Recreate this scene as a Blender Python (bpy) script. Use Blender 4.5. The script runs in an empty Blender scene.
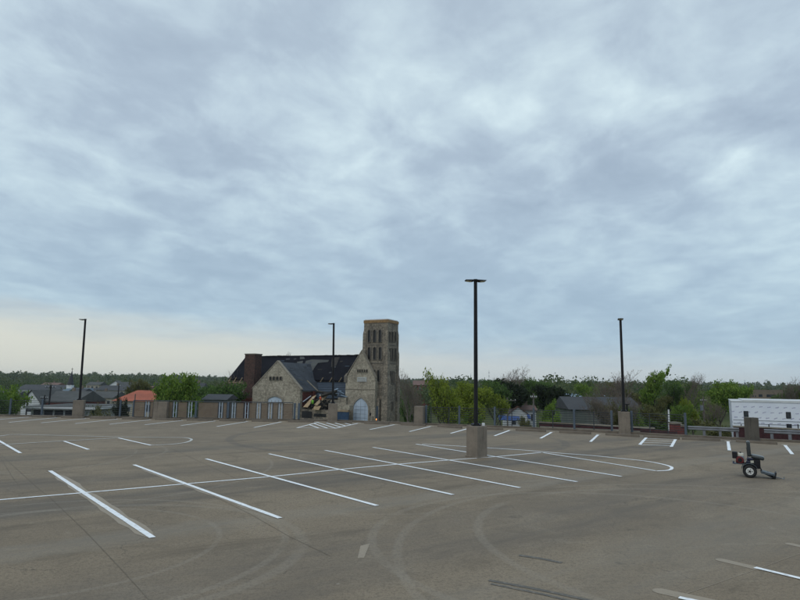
import bpy, math, random
import numpy as np
from mathutils import Vector, Matrix
R_=math.radians; PI=math.pi
scene=bpy.context.scene
C=bpy.data.collections.new('rooftop'); scene.collection.children.link(C)
random.seed(7); rng=np.random.default_rng(7)

# ------------------------------------------------------------------ camera
PITCH=R_(8.08); ROLL=R_(.86); CAMZ=2.9
cp=Vector((0,0,CAMZ))
Fw=Vector((0,math.cos(PITCH),math.sin(PITCH))); R0=Vector((1,0,0)); U0=Vector((0,-math.sin(PITCH),math.cos(PITCH)))
Rt=R0*math.cos(ROLL)+U0*math.sin(ROLL); Up=U0*math.cos(ROLL)-R0*math.sin(ROLL)
cam=bpy.data.cameras.new('camera'); co=bpy.data.objects.new('camera',cam); C.objects.link(co)
cam.sensor_width=36; cam.lens=27.0; cam.clip_end=6000; cam.clip_start=.1
m=Matrix((Rt,Up,-Fw)).transposed().to_4x4(); m.translation=cp; co.matrix_world=m
scene.camera=co
def ray(x,y): return Fw+Rt*((x-400)/600)-Up*((y-300)/600)
def ground(x,y,z=0.):
    d=ray(x,y); return cp+d*((z-cp.z)/d.z)
def at(x,y,Y):
    d=ray(x,y); return cp+d*(Y/d.y)

# ------------------------------------------------------------------ scene graph helpers
def tag(o,label=None,cat=None,group=None,kind=None):
    if label: o['label']=label
    if cat: o['category']=cat
    if group: o['group']=group
    if kind: o['kind']=kind
    return o
def thing(name,label,cat,loc=(0,0,0),rz=0,group=None):
    o=bpy.data.objects.new(name,None); C.objects.link(o); o.empty_display_size=.3
    o.location=loc; o.rotation_euler=(0,0,rz); return tag(o,label,cat,group)
class MB:
    def __init__(s): s.v=[]; s.f=[]
    def poly(s,pts,faces):
        n=len(s.v); s.v+= [tuple(p) for p in pts]; s.f+=[tuple(n+i for i in f) for f in faces]; return s
    def box(s,c,d,rz=0,tilt=None):
        cx,cy,cz=c; a,b,h=d[0]/2,d[1]/2,d[2]/2
        M=Matrix.Rotation(rz,3,'Z')
        if tilt is not None: M=M@Matrix.Rotation(tilt,3,'Y')
        P=[Vector((x,y,z)) for z in(-h,h) for x,y in((-a,-b),(a,-b),(a,b),(-a,b))]
        P=[Vector(c)+M@p for p in P]
        return s.poly(P,[(3,2,1,0),(4,5,6,7),(0,1,5,4),(1,2,6,5),(2,3,7,6),(3,0,4,7)])
    def b2(s,x0,x1,y0,y1,z0,z1):
        return s.box(((x0+x1)/2,(y0+y1)/2,(z0+z1)/2),(abs(x1-x0),abs(y1-y0),abs(z1-z0)))
    def prism(s,pts,y0,y1):      # outline in x,z (counter clockwise seen from -y) pushed from y0 to y1
        n=len(pts); P=[(x,y0,z) for x,z in pts]+[(x,y1,z) for x,z in pts]
        F=[tuple(range(n)),tuple(range(2*n-1,n-1,-1))]+[(i,i+n,(i+1)%n+n,(i+1)%n) for i in range(n)]
        return s.poly(P,F)
    def slab(s,pts,z0,z1):       # outline in x,y
        n=len(pts); P=[(x,y,z0) for x,y in pts]+[(x,y,z1) for x,y in pts]
        F=[tuple(range(n-1,-1,-1)),tuple(range(n,2*n))]+[(i,(i+1)%n,(i+1)%n+n,i+n) for i in range(n)]
        return s.poly(P,F)
    def tube(s,pts,rad,n=8,cap=True):
        pts=[Vector(p) for p in pts]; rad=rad if isinstance(rad,(list,tuple)) else [rad]*len(pts)
        base=len(s.v)
        for i,p in enumerate(pts):
            t=(pts[min(i+1,len(pts)-1)]-pts[max(i-1,0)]).normalized()
            a=t.cross(Vector((0,0,1)) if abs(t.z)<.95 else Vector((1,0,0))).normalized(); b=a.cross(t)
            for k in range(n):
                q=2*PI*k/n; s.v.append(tuple(p+(a*math.cos(q)+b*math.sin(q))*rad[i]))
        for i in range(len(pts)-1):
            for k in range(n):
                s.f.append((base+i*n+k,base+(i+1)*n+k,base+(i+1)*n+(k+1)%n,base+i*n+(k+1)%n))
        if cap:
            s.f.append(tuple(base+k for k in range(n))); e=base+(len(pts)-1)*n
            s.f.append(tuple(e+k for k in range(n-1,-1,-1)))
        return s
    def build(s,name,mat,parent=None,bevel=0,smooth=False,sub=0):
        me=bpy.data.meshes.new(name); me.from_pydata(s.v,[],s.f); me.update()
        import bmesh
        bm=bmesh.new(); bm.from_mesh(me); bmesh.ops.recalc_face_normals(bm,faces=bm.faces); bm.to_mesh(me); bm.free()
        o=bpy.data.objects.new(name,me); C.objects.link(o); me.materials.append(mat)
        if smooth: me.polygons.foreach_set('use_smooth',[True]*len(me.polygons))
        if parent: o.parent=parent
        if bevel:
            b=o.modifiers.new('bevel','BEVEL'); b.width=bevel; b.segments=2; b.limit_method='ANGLE'
        if sub:
            b=o.modifiers.new('sub','SUBSURF'); b.levels=sub; b.render_levels=sub
        return o
def copy_tree(o,parent=None):
    c=o.copy(); C.objects.link(c)
    if parent: c.parent=parent
    for ch in [q for q in list(C.objects) if q.parent==o]: copy_tree(ch,c)
    return c

# ------------------------------------------------------------------ materials
class NT:
    def __init__(s,name):
        s.m=bpy.data.materials.new(name); s.m.use_nodes=True; s.t=s.m.node_tree; s.n=s.t.nodes
        s.b=s.n['Principled BSDF']
    def new(s,typ,**k):
        q=s.n.new(typ)
        for a,v in k.items():
            if a=='inp':
                for i,x in v.items(): q.inputs[i].default_value=x
            else: setattr(q,a,v)
        return q
    def l(s,a,b): s.t.links.new(a,b)
    def coord(s,kind='Object'): return s.new('ShaderNodeTexCoord').outputs[kind]
    def noise(s,vec,scale,detail=4,rough=.55,dist=0):
        q=s.new('ShaderNodeTexNoise',inp={'Scale':scale,'Detail':detail,'Roughness':rough,'Distortion':dist}); s.l(vec,q.inputs['Vector']); return q.outputs['Fac']
    def mapv(s,vec,scale=(1,1,1),rot=(0,0,0),loc=(0,0,0)):
        q=s.new('ShaderNodeMapping'); q.inputs['Scale'].default_value=scale; q.inputs['Rotation'].default_value=rot; q.inputs['Location'].default_value=loc
        s.l(vec,q.inputs['Vector']); return q.outputs[0]
    def rng(s,v,a,b,c=0.,d=1.):
        q=s.new('ShaderNodeMapRange',inp={1:a,2:b,3:c,4:d}); q.interpolation_type='SMOOTHSTEP'; s.l(v,q.inputs[0]); return q.outputs[0]
    def math(s,op,a,b=None,c=None):
        q=s.new('ShaderNodeMath',operation=op)
        for i,x in enumerate((a,b,c)):
            if x is None: continue
            if isinstance(x,(int,float)): q.inputs[i].default_value=x
            else: s.l(x,q.inputs[i])
        return q.outputs[0]
    def mix(s,f,a,b,mode='MIX'):
        q=s.new('ShaderNodeMix',data_type='RGBA',blend_type=mode)
        if isinstance(f,(int,float)): q.inputs[0].default_value=f
        else: s.l(f,q.inputs[0])
        for i,x in ((6,a),(7,b)):
            if isinstance(x,tuple): q.inputs[i].default_value=(*x,1)
            else: s.l(x,q.inputs[i])
        return q.outputs[2]
    def bump(s,h,st=.3,d=.02):
        q=s.new('ShaderNodeBump',inp={'Strength':st,'Distance':d}); s.l(h,q.inputs['Height']); s.l(q.outputs[0],s.b.inputs['Normal'])
def surf(name,c1,c2,scale=3,rough=.8,metal=0,bump=.25,spec=.5,streak=False,fine=40):
    t=NT(name); v=t.coord()
    if streak: v1=t.mapv(v,(1,1,.25))
    else: v1=v
    a=t.noise(v1,scale,5); f=t.noise(v,fine,3)
    col=t.mix(t.rng(a,.32,.68),c1,c2); col=t.mix(t.math('MULTIPLY',f,.35),col,tuple(x*.55 for x in c1))
    t.l(col,t.b.inputs['Base Color']); t.b.inputs['Roughness'].default_value=rough; t.b.inputs['Metallic'].default_value=metal
    t.b.inputs['Specular IOR Level'].default_value=spec
    if bump: t.bump(f,bump,.01)
    return t.m
def brick(name,c1,c2,mortar,w=.5,h=.2,rough=.9,dirt=.5,msize=.02,dcol=(.05,.045,.04)):
    t=NT(name); v=t.coord(); sp=t.new('ShaderNodeSeparateXYZ'); t.l(v,sp.inputs[0])
    cb=t.new('ShaderNodeCombineXYZ'); t.l(t.math('ADD',sp.outputs[0],sp.outputs[1]),cb.inputs[0]); t.l(sp.outputs[2],cb.inputs[1])
    b=t.new('ShaderNodeTexBrick',inp={'Scale':1,'Mortar Size':msize,'Brick Width':w,'Row Height':h,'Color1':(*c1,1),'Color2':(*c2,1),'Mortar':(*mortar,1),'Bias':-.1})
    t.l(cb.outputs[0],b.inputs['Vector'])
    n=t.noise(v,.35,5,.6); n2=t.noise(t.mapv(v,(1.2,1.2,.15)),.9,4)
    col=t.mix(t.math('MULTIPLY',t.rng(n,.42,.7),dirt),b.outputs['Color'],dcol)
    col=t.mix(t.math('MULTIPLY',t.rng(n2,.5,.75),dirt),col,dcol)
    vn=t.noise(v,3.2,5,.8); col=t.mix(t.rng(vn,.48,.66,0,.6),col,tuple(x*1.45 for x in c1)); col=t.mix(t.rng(vn,.34,.5,.75,0),col,tuple(x*.55 for x in c2))
    t.l(col,t.b.inputs['Base Color']); t.b.inputs['Roughness'].default_value=rough; t.bump(b.outputs['Fac'],-.4,.02)
    return t.m
def leafmat(name,dark,mid,light,scale=.5):
    t=NT(name); v=t.coord(); g=t.new('ShaderNodeNewGeometry')
    n=t.noise(v,scale,3)
    r=t.math('ADD',t.math('MULTIPLY',n,1.2),t.math('MULTIPLY',g.outputs['Random Per Island'],.45))
    cr=t.new('ShaderNodeValToRGB'); e=cr.color_ramp.elements; e[0].position=.5; e[0].color=(*dark,1); e[1].position=1.1 if 0 else 1; e[1].color=(*light,1)
    m_=cr.color_ramp.elements.new(.78); m_.color=(*mid,1); t.l(r,cr.inputs[0]); t.l(cr.outputs[0],t.b.inputs['Base Color'])
    t.b.inputs['Roughness'].default_value=.65; t.b.inputs['Specular IOR Level'].default_value=.2
    tr=t.new('ShaderNodeBsdfTranslucent'); t.l(cr.outputs[0],tr.inputs[0]); mx=t.new('ShaderNodeMixShader'); mx.inputs[0].default_value=.45
    t.l(t.b.outputs[0],mx.inputs[1]); t.l(tr.outputs[0],mx.inputs[2]); t.l(mx.outputs[0],t.n['Material Output'].inputs['Surface'])
    return t.m
M={}
def piermat(name,c1,c2,c3):
    t=NT(name); v=t.coord(); a=t.noise(v,1.6,6,.65); st=t.noise(t.mapv(v,(1,1,.12)),7,4,.6); f=t.noise(v,45,3,.7); b=t.noise(v,9,4,.6)
    sp=t.new('ShaderNodeSeparateXYZ'); t.l(v,sp.inputs[0])
    col=t.mix(t.rng(a,.32,.68),c1,c2); col=t.mix(t.rng(st,.55,.75,0,.8),col,c3); col=t.mix(t.rng(st,.25,.4,.35,0),col,tuple(x*1.35 for x in c1))
    col=t.mix(t.rng(b,.5,.75,0,.4),col,c2); col=t.mix(t.math('MULTIPLY',f,.35),col,tuple(x*.6 for x in c1))
    t.l(col,t.b.inputs['Base Color']); t.b.inputs['Roughness'].default_value=.92; t.bump(f,.4,.01); return t.m
M['pier']=piermat('weathered_concrete',(.25,.208,.165),(.17,.142,.112),(.075,.06,.048))
M['pier_dark']=piermat('dark_concrete',(.12,.105,.085),(.085,.075,.062),(.04,.034,.028))
M['kerb']=surf('kerb_concrete',(.20,.165,.13),(.12,.10,.08),1.2,.95,bump=.5)
M['black']=surf('black_metal',(.010,.010,.012),(.016,.016,.019),4,.6,bump=0,spec=.25)
M['steel']=surf('galvanised_steel',(.26,.29,.33),(.19,.22,.26),3,.5,.5,bump=.1,streak=True)
M['post']=surf('blue_grey_post',(.085,.115,.15),(.065,.085,.115),3,.6,.1,bump=.1,streak=True)
M['rail']=surf('weathered_rail',(.27,.28,.30),(.17,.175,.19),2,.6,.2,bump=.2)
M['pipe']=surf('pale_pipe',(.50,.55,.62),(.36,.41,.48),3,.6,bump=0)
M['cable']=surf('dark_cable',(.02,.025,.03),(.035,.04,.045),3,.6,bump=0)
M['panel']=surf('brown_board',(.21,.16,.115),(.165,.122,.088),1.5,.8,bump=.4)
M['cap']=surf('dark_cap',(.055,.06,.07),(.04,.042,.048),2,.6,bump=.1)
M['stone']=brick('tan_stone',(.42,.37,.29),(.30,.26,.20),(.27,.24,.19),.7,.28,dirt=.5,msize=.025,dcol=(.11,.092,.07))
M['tstone']=brick('grey_stone',(.31,.26,.20),(.20,.168,.128),(.15,.13,.10),.65,.26,dirt=.75,msize=.025,dcol=(.055,.05,.045))
M['trim']=surf('stone_trim',(.32,.28,.22),(.22,.19,.15),2,.9)
M['ttrim']=surf('grey_stone_trim',(.22,.19,.155),(.13,.115,.095),1,.9)
M['slate']=surf('burnt_roof',(.005,.005,.009),(.012,.013,.02),.35,.85,bump=.6,spec=.15,fine=12)
M['slate2']=surf('grey_slate',(.022,.028,.038),(.042,.052,.068),.8,.7,bump=.6,fine=10)
M['felt']=surf('roofing_felt',(.022,.038,.062),(.035,.053,.08),.9,.7,bump=.3)
M['sooty']=brick('sooty_brick',(.10,.045,.034),(.06,.032,.025),(.05,.035,.03),.25,.09,dirt=.8,dcol=(.02,.015,.012))
M['redbrick']=brick('red_brick',(.17,.035,.03),(.12,.028,.024),(.13,.06,.05),.25,.085,dirt=.3,msize=.01)
M['darkbrick']=brick('dark_red_brick',(.062,.014,.016),(.04,.010,.012),(.05,.02,.02),.25,.085,dirt=.35,msize=.01,dcol=(.03,.01,.01))
M['intbrick']=brick('interior_brick',(.17,.035,.022),(.11,.025,.018),(.08,.025,.02),.25,.09,dirt=.3)
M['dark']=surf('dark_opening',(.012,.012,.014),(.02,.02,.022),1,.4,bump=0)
M['glass']=surf('dark_glass',(.03,.035,.045),(.05,.055,.065),1,.15,bump=0)
M['board']=surf('pale_blue_board',(.52,.60,.70),(.42,.50,.60),1,.6,bump=.05)
M['boardline']=surf('board_joint',(.22,.26,.3),(.18,.2,.24),1,.8,bump=0)
M['wood']=surf('orange_fascia_wood',(.36,.21,.085),(.22,.13,.055),2,.7,bump=.2)
M['timber']=surf('pale_timber',(.42,.31,.19),(.28,.21,.13),2,.8,bump=.2)
M['ply']=surf('plywood',(.46,.33,.19),(.34,.24,.13),1.5,.75,bump=.1)
M['char']=surf('charred_timber',(.02,.018,.016),(.05,.042,.035),2,.9,bump=.4)
M['bluetarp']=surf('blue_sheet',(.03,.07,.14),(.02,.05,.10),2,.5,bump=.1)
M['tarp']=surf('bright_blue_tarp',(.022,.075,.26),(.015,.05,.18),1,.5,bump=.2)
M['white']=surf('white_paint',(.72,.73,.74),(.6,.61,.62),1,.6,bump=.05)
M['offwhite']=surf('off_white_wall',(.50,.52,.52),(.42,.44,.44),1,.8,bump=.1)
M['cream']=surf('cream_wall',(.42,.38,.29),(.34,.30,.23),1,.8,bump=.1)
M['greywall']=surf('grey_siding',(.15,.17,.155),(.10,.118,.105),.6,.8,bump=.1,streak=True)
M['roofgrey']=surf('grey_shingle',(.085,.088,.085),(.06,.063,.062),.6,.85,bump=.5,fine=8)
M['roofdark']=surf('dark_shingle',(.04,.043,.05),(.056,.058,.063),.6,.8,bump=.5,fine=8)
M['roofbrown']=surf('brown_metal_roof',(.17,.085,.06),(.12,.06,.045),.8,.6,bump=.2)
M['rooforange']=surf('orange_tile',(.42,.10,.045),(.30,.075,.035),.5,.7,bump=.5,fine=9)
M['roofblue']=surf('pale_blue_metal',(.32,.42,.52),(.24,.32,.42),.5,.5,.2,bump=.1)
M['tanwall']=surf('tan_block_wall',(.22,.17,.125),(.17,.135,.10),.3,.85,bump=.2)
M['bark']=surf('bark',(.06,.05,.04),(.035,.03,.025),3,.95,bump=.8)
M['palebark']=surf('pale_bark',(.20,.17,.145),(.13,.11,.095),3,.95,bump=.6)
M['utility']=surf('weathered_pole',(.17,.15,.135),(.11,.10,.09),2,.9,bump=.4,streak=True)
M['grass']=None
M['rubber']=surf('tyre_rubber',(.014,.014,.015),(.022,.022,.022),9,.8,bump=.3)
M['rim']=surf('white_rim',(.75,.75,.72),(.55,.55,.52),6,.45,bump=0)
M['vinyl']=surf('grey_vinyl',(.038,.046,.05),(.028,.034,.037),5,.28,bump=.05)
M['enginered']=surf('engine_red',(.15,.012,.014),(.08,.008,.010),8,.4,bump=0)
M['tank']=surf('white_tank',(.62,.6,.5),(.5,.48,.4),6,.4,bump=0)
M['machblue']=surf('machine_blue',(.010,.022,.09),(.012,.014,.03),6,.4,bump=0)
M['machgrey']=surf('machine_grey',(.11,.135,.155),(.07,.085,.10),6,.5,.4,bump=.1)
M['vest']=surf('lime_vest',(.25,.62,.05),(.2,.5,.04),4,.7,bump=0)
M['vesto']=surf('orange_vest',(.75,.12,.03),(.6,.1,.03),4,.7,bump=0)
M['skin']=surf('skin',(.38,.22,.15),(.34,.19,.13),4,.6,bump=0)
M['trouser']=surf('dark_trousers',(.02,.022,.03),(.03,.033,.04),4,.9,bump=0)
M['hat']=surf('hard_hat',(.7,.65,.55),(.65,.6,.5),4,.4,bump=0)

# --- deck concrete: broad stains, traffic polish, tyre arcs, speckle
def circ(a,b,c):
    ax,ay,bx,by,cx,cy=a.x,a.y,b.x,b.y,c.x,c.y; d=2*(ax*(by-cy)+bx*(cy-ay)+cx*(ay-by))
    ux_=((ax*ax+ay*ay)*(by-cy)+(bx*bx+by*by)*(cy-ay)+(cx*cx+cy*cy)*(ay-by))/d; uy_=((ax*ax+ay*ay)*(cx-bx)+(bx*bx+by*by)*(ax-cx)+(cx*cx+cy*cy)*(bx-ax))/d
    return ux_,uy_,math.hypot(ax-ux_,ay-uy_)
def deckmat():
    t=NT('deck_concrete'); v=t.coord()
    rowang=math.atan2(12.5,16.1)
    vr=t.mapv(v,(1,1,1),(0,0,-rowang))
    n1=t.noise(v,.13,6,.6,.6); n2=t.noise(t.mapv(vr,(.22,1.2,1)),.9,6,.65,.4); n3=t.noise(v,1.1,6,.65); n4=t.noise(v,14,4,.7); n5=t.noise(v,90,2,.6)
    n6=t.noise(t.mapv(v,(.3,1,1),(0,0,.35)),.5,8,.7,1.5); n7=t.noise(v,.55,8,.72,.8); n8=t.noise(t.mapv(vr,(.35,1,1)),2.2,6,.7,1.)
    col=t.mix(t.rng(n1,.32,.68),(.185,.150,.108),(.265,.222,.168))
    col=t.mix(t.rng(n2,.5,.72,0,.7),col,(.095,.078,.058))
    col=t.mix(t.rng(n2,.25,.42,.5,0),col,(.285,.248,.195))
    col=t.mix(t.rng(n7,.52,.66,0,.5),col,(.12,.099,.073))
    col=t.mix(t.rng(n7,.34,.46,.45,0),col,(.29,.25,.195))
    col=t.mix(t.rng(n6,.56,.64,0,.4),col,(.30,.262,.208))
    col=t.mix(t.rng(n8,.55,.68,0,.35),col,(.105,.088,.066))
    col=t.mix(t.rng(n8,.3,.42,.3,0),col,(.30,.262,.21))
    col=t.mix(t.rng(n3,.5,.8,0,.4),col,(.12,.1,.078))
    col=t.mix(t.rng(n4,.46,.66,0,.6),col,(.11,.093,.073))
    col=t.mix(t.rng(n5,.52,.7,0,.5),col,(.36,.315,.255))
    col=t.mix(t.rng(n5,.3,.42,.5,0),col,(.085,.072,.056))
    n9=t.noise(v,32,4,.7); col=t.mix(t.rng(n9,.48,.66,0,.6),col,(.10,.083,.062)); col=t.mix(1.,col,(1.06,1.0,.92),'MULTIPLY')
    vo=t.new('ShaderNodeTexVoronoi',feature='DISTANCE_TO_EDGE',inp={'Scale':.16}); dv=t.new('ShaderNodeVectorMath',operation='ADD'); nv=t.new('ShaderNodeTexNoise',inp={'Scale':1.3,'Detail':6,'Roughness':.6}); t.l(v,nv.inputs['Vector']); t.l(v,dv.inputs[0]); sv=t.new('ShaderNodeVectorMath',operation='SCALE'); sv.inputs['Scale'].default_value=1.1; t.l(nv.outputs['Color'],sv.inputs[0]); t.l(sv.outputs[0],dv.inputs[1]); t.l(dv.outputs[0],vo.inputs['Vector'])
    ck=t.math('MULTIPLY',t.rng(vo.outputs['Distance'],.0005,.0022,.7,0),t.rng(t.noise(v,.2,3),.42,.55)); col=t.mix(ck,col,(.06,.05,.04))
    v2=t.new('ShaderNodeTexVoronoi',feature='F1',inp={'Scale':.9,'Randomness':1}); t.l(dv.outputs[0],v2.inputs['Vector']); sc_=t.new('ShaderNodeSeparateXYZ'); t.l(v2.outputs['Color'],sc_.inputs[0]); sp2=t.math('MULTIPLY',t.rng(v2.outputs['Distance'],.03,.13,.5,0),t.rng(sc_.outputs[0],.72,.78)); col=t.mix(sp2,col,(.07,.06,.048))
    v3=t.new('ShaderNodeTexVoronoi',feature='F1',inp={'Scale':1.6,'Randomness':1}); t.l(v,v3.inputs['Vector']); s3=t.new('ShaderNodeSeparateXYZ'); t.l(v3.outputs['Color'],s3.inputs[0]); col=t.mix(t.math('MULTIPLY',t.rng(v3.outputs['Distance'],.02,.06,.6,0),t.rng(s3.outputs[1],.8,.85)),col,(.42,.38,.32))
    # long dark traffic stain lying across the parking row
    sp=t.new('ShaderNodeSeparateXYZ'); t.l(vr,sp.inputs[0])
    def band(u0,w,fac,c,col,along=None):
        d=t.math('ABSOLUTE',t.math('SUBTRACT',t.math('ADD',sp.outputs[1],t.math('MULTIPLY',t.math('SUBTRACT',n3,.5),1.1)),u0))
        f=t.rng(d,w*.3,w,fac,0); f=t.math('MULTIPLY',f,t.rng(n2,.3,.6,.25,1)); return t.mix(f,col,c)
    # rotated v coordinate of the row's centre line
    def vrot(x,y): return -x*math.sin(rowang)+y*math.cos(rowang)
    c0=vrot(-1.6,21.4)
    col=band(c0-1.6,1.5,.65,(.10,.088,.074),col); col=band(c0+2.2,1.4,.45,(.11,.095,.08),col); col=band(c0-9.,2.2,.4,(.12,.105,.09),col)
    col=band(c0+9.,1.5,.5,(.11,.1,.085),col); col=band(c0-5.5,.8,.3,(.275,.25,.21),col); col=band(c0-12.,1.6,.25,(.275,.25,.21),col)
    # tyre arcs: pale polished rings of traffic
    def ring(cx,cy,r,w,fac,c,col,a0=None):
        q=t.new('ShaderNodeVectorMath',operation='DISTANCE'); fl=t.mapv(v,(1,1,0)); t.l(fl,q.inputs[0]); q.inputs[1].default_value=(cx,cy,0)
        dd=t.math('ABSOLUTE',t.math('SUBTRACT',q.outputs['Value'],r)); f=t.rng(dd,w*.4,w,fac,0)
        ang=t.math('MULTIPLY',f,t.math('MULTIPLY',t.rng(t.noise(v,.4,2),.30,.46,.15,1),t.rng(n4,.3,.6,1,.45))); return t.mix(ang,col,c)
    pale=(.30,.262,.21); dk=(.085,.077,.07)
    for pts,w_ in ((((278,520),(302,545),(250,584)),.2),(((272,520),(284,543),(238,577)),.13),(((590,490),(479,521),(500,555)),.17),(((525,490),(450,505),(404,533)),.15),(((405,510),(376,528),(384,562)),.16),(((216,527),(214,545),(190,560)),.1),(((262,456),(272,464),(266,471)),.1),(((300,456),(330,452),(372,458)),.12),(((130,447),(136,452),(122,459)),.1),(((160,446),(165,452),(150,457)),.12)):
        a_=circ(*[ground(*p) for p in pts]); col=ring(*a_,w_*.75,.4,pale,col)
    for a in ((0,34,9,.3),):
        col=ring(*a,.55,dk,col)
    t.l(col,t.b.inputs['Base Color']); 
    t.l(t.rng(n1,.3,.7,.72,.9),t.b.inputs['Roughness']); t.b.inputs['Specular IOR Level'].default_value=.3
    t.bump(n4,.25,.01)
    return t.m
M['deck']=deckmat()
def paintmat(name,c,amt,under=(.22,.2,.17)):
    t=NT(name); v=t.coord(); n=t.noise(v,9,5,.7); n2=t.noise(v,60,3,.7)
    f=t.math('MULTIPLY',t.rng(t.math('ADD',n,t.math('MULTIPLY',n2,.35)),.62,.85),amt)
    t.l(t.mix(f,c,under),t.b.inputs['Base Color']); t.b.inputs['Roughness'].default_value=.6
    return t.m
M['paint']=paintmat('road_paint',(.92,.94,.96),.35); M['oldpaint']=paintmat('worn_road_paint',(.62,.62,.6),.8)
M['ghost']=paintmat('ground_down_strip',(.31,.25,.18),.6,(.235,.19,.14))
M['joint']=surf('joint_sealant',(.14,.115,.085),(.19,.16,.12),2,.9,bump=0)
M['skid']=paintmat('skid_rubber',(.09,.078,.062),1,(.19,.16,.125))
def grassmat():
    t=NT('grassland'); v=t.coord(); a=t.noise(v,.02,6,.6); b=t.noise(v,.3,5,.7)
    col=t.mix(t.rng(a,.35,.65),(.055,.075,.022),(.085,.09,.035)); col=t.mix(t.rng(b,.45,.75,0,.6),col,(.035,.045,.018))
    t.l(col,t.b.inputs['Base Color']); t.b.inputs['Roughness'].default_value=.95; t.b.inputs['Specular IOR Level'].default_value=.1; t.bump(b,.5,.2); return t.m
M['grass']=grassmat()
M['asphalt']=surf('asphalt',(.06,.06,.06),(.09,.088,.085),.3,.9,bump=.3)
def wrapmat():
    t=NT('house_wrap'); v=t.coord(); sp=t.new('ShaderNodeSeparateXYZ'); t.l(v,sp.inputs[0])
    n=t.noise(v,.5,4); col=t.mix(t.rng(n,.3,.7),(.72,.75,.84),(.80,.82,.88))
    # printed marks repeat in offset rows on real wrap; too small to read
    u=t.math('ADD',sp.outputs[0],sp.outputs[1]); row=t.math('FLOOR',t.math('DIVIDE',sp.outputs[2],.62))
    uu=t.math('FRACT',t.math('ADD',t.math('DIVIDE',u,.8),t.math('MULTIPLY',row,.37))); zz=t.math('FRACT',t.math('DIVIDE',sp.outputs[2],.62))
    jn=t.noise(v,2.5,2); zz=t.math('ADD',zz,t.math('MULTIPLY',t.math('SUBTRACT',jn,.5),.4)); zz=t.math('SUBTRACT',zz,t.math('MULTIPLY',uu,.25))
    f=t.math('MULTIPLY',t.rng(uu,.2,.24),t.rng(uu,.62,.7,1,0)); f=t.math('MULTIPLY',f,t.math('MULTIPLY',t.rng(zz,.22,.27),t.rng(zz,.4,.45,1,0)))
    col=t.mix(t.math('MULTIPLY',f,.6),col,(.22,.2,.36))
    t.l(col,t.b.inputs['Base Color']); t.b.inputs['Roughness'].default_value=.45; t.bump(t.noise(t.mapv(v,(1,1,.4)),2,3),.4,.05); return t.m
M['wrap']=wrapmat()
M['leaf_green']=leafmat('spring_leaves',(0.075, 0.135, 0.02),(0.14, 0.235, 0.036),(0.23, 0.32, 0.055))
M['leaf_bright']=leafmat('bright_leaves',(0.1, 0.14, 0.015),(0.18, 0.235, 0.026),(0.28, 0.33, 0.045))
M['leaf_dark']=leafmat('dark_leaves',(0.01, 0.017, 0.01),(0.022, 0.034, 0.015),(0.038, 0.055, 0.022))
M['leaf_mid']=leafmat('deep_green_leaves',(0.045, 0.09, 0.024),(0.08, 0.145, 0.036),(0.125, 0.195, 0.05))
M['leaf_olive']=leafmat('olive_leaves',(0.085, 0.085, 0.032),(0.13, 0.132, 0.046),(0.19, 0.185, 0.066))
M['bud']=leafmat('reddish_buds',(0.13, 0.095, 0.07),(0.19, 0.14, 0.1),(0.25, 0.19, 0.14))
M['leaf_far']=leafmat('far_canopy',(0.05, 0.085, 0.034),(0.082, 0.118, 0.046),(0.13, 0.155, 0.066),.045)

# ------------------------------------------------------------------ terrain
def sstep(a,b,x):
    t=np.clip((x-a)/(b-a),0,1); return t*t*(3-2*t)
def T(x,y):
    z=-9+3.6*sstep(-4,14,x)*sstep(40,75,y)*(1-sstep(260,420,y))+9.*sstep(350,1300,np.hypot(x,y))+sstep(350,900,np.hypot(x,y))*(2.6*np.sin(x/87.+1)+1.8*np.sin(x/41.+y/260.)+1.4*np.sin(x/23.+y/90.+2))
    return float(z) if np.isscalar(x) else z
xs=np.concatenate([-np.geomspace(3500,60,26),np.linspace(-55,120,60),np.geomspace(125,3500,26)])
ys=np.concatenate([-np.geomspace(1500,30,12),np.linspace(-25,200,60),np.geomspace(210,5000,34)])
X,Y=np.meshgrid(xs,ys); Z=T(X,Y)
tm=MB(); tm.v=[(float(a),float(b),float(c)) for a,b,c in zip(X.ravel(),Y.ravel(),Z.ravel())]
nx=len(xs); tm.f=[(j*nx+i,j*nx+i+1,(j+1)*nx+i+1,(j+1)*nx+i) for j in range(len(ys)-1) for i in range(nx-1)]
tag(tm.build('ground',M['grass'],smooth=True),kind='structure')

# ------------------------------------------------------------------ deck
EDGE=[(-75,48.6),(-40,48.5),(-5,48.3),(0.5,46.4),(8.8,43.4),(13.7,40.5),(18.6,37.4),(23,34.8),(32,29.4),(62,11)]
dk=MB(); outline=[(-75,-40)]+[(62,-40)]+EDGE[::-1]
dk.slab(outline,-.6,0)
tag(dk.build('parking_deck',M['deck']),kind='structure')
sk=MB()
ins=[(-74.5,-39.5),(61.5,-39.5),(61.5,10.5),(31.5,28.9),(22.6,34.2),(13.3,40),(8.5,42.8),(.3,45.8),(-5,47.8),(-74.5,48)]
sk.slab(ins,-9.6,-.604)
tag(sk.build('deck_retaining_wall',M['pier']),kind='structure')
def edge_hit(px,off=0,py=430):
    g=ground(px,py); dx,dy=g.x,g.y
    for (x0,y0),(x1,y1) in zip(EDGE,EDGE[1:]):
        L=math.hypot(x1-x0,y1-y0); nxn,nyn=(y1-y0)/L,-(x1-x0)/L   # towards camera side
        a0,b0,a1,b1=x0+nxn*off,y0+nyn*off,x1+nxn*off,y1+nyn*off
        # solve t*d = p0 + s*(p1-p0)
        ex,ey=a1-a0,b1-b0; det=dx*(-ey)+ex*dy
        t=(a0*(-ey)+ex*b0)/det; s=(dx*b0-dy*a0)/det
        if -.02<=s<=1.02 and t>0: return a0+s*ex,b0+s*ey,math.atan2(ey,ex)
    return None
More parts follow.
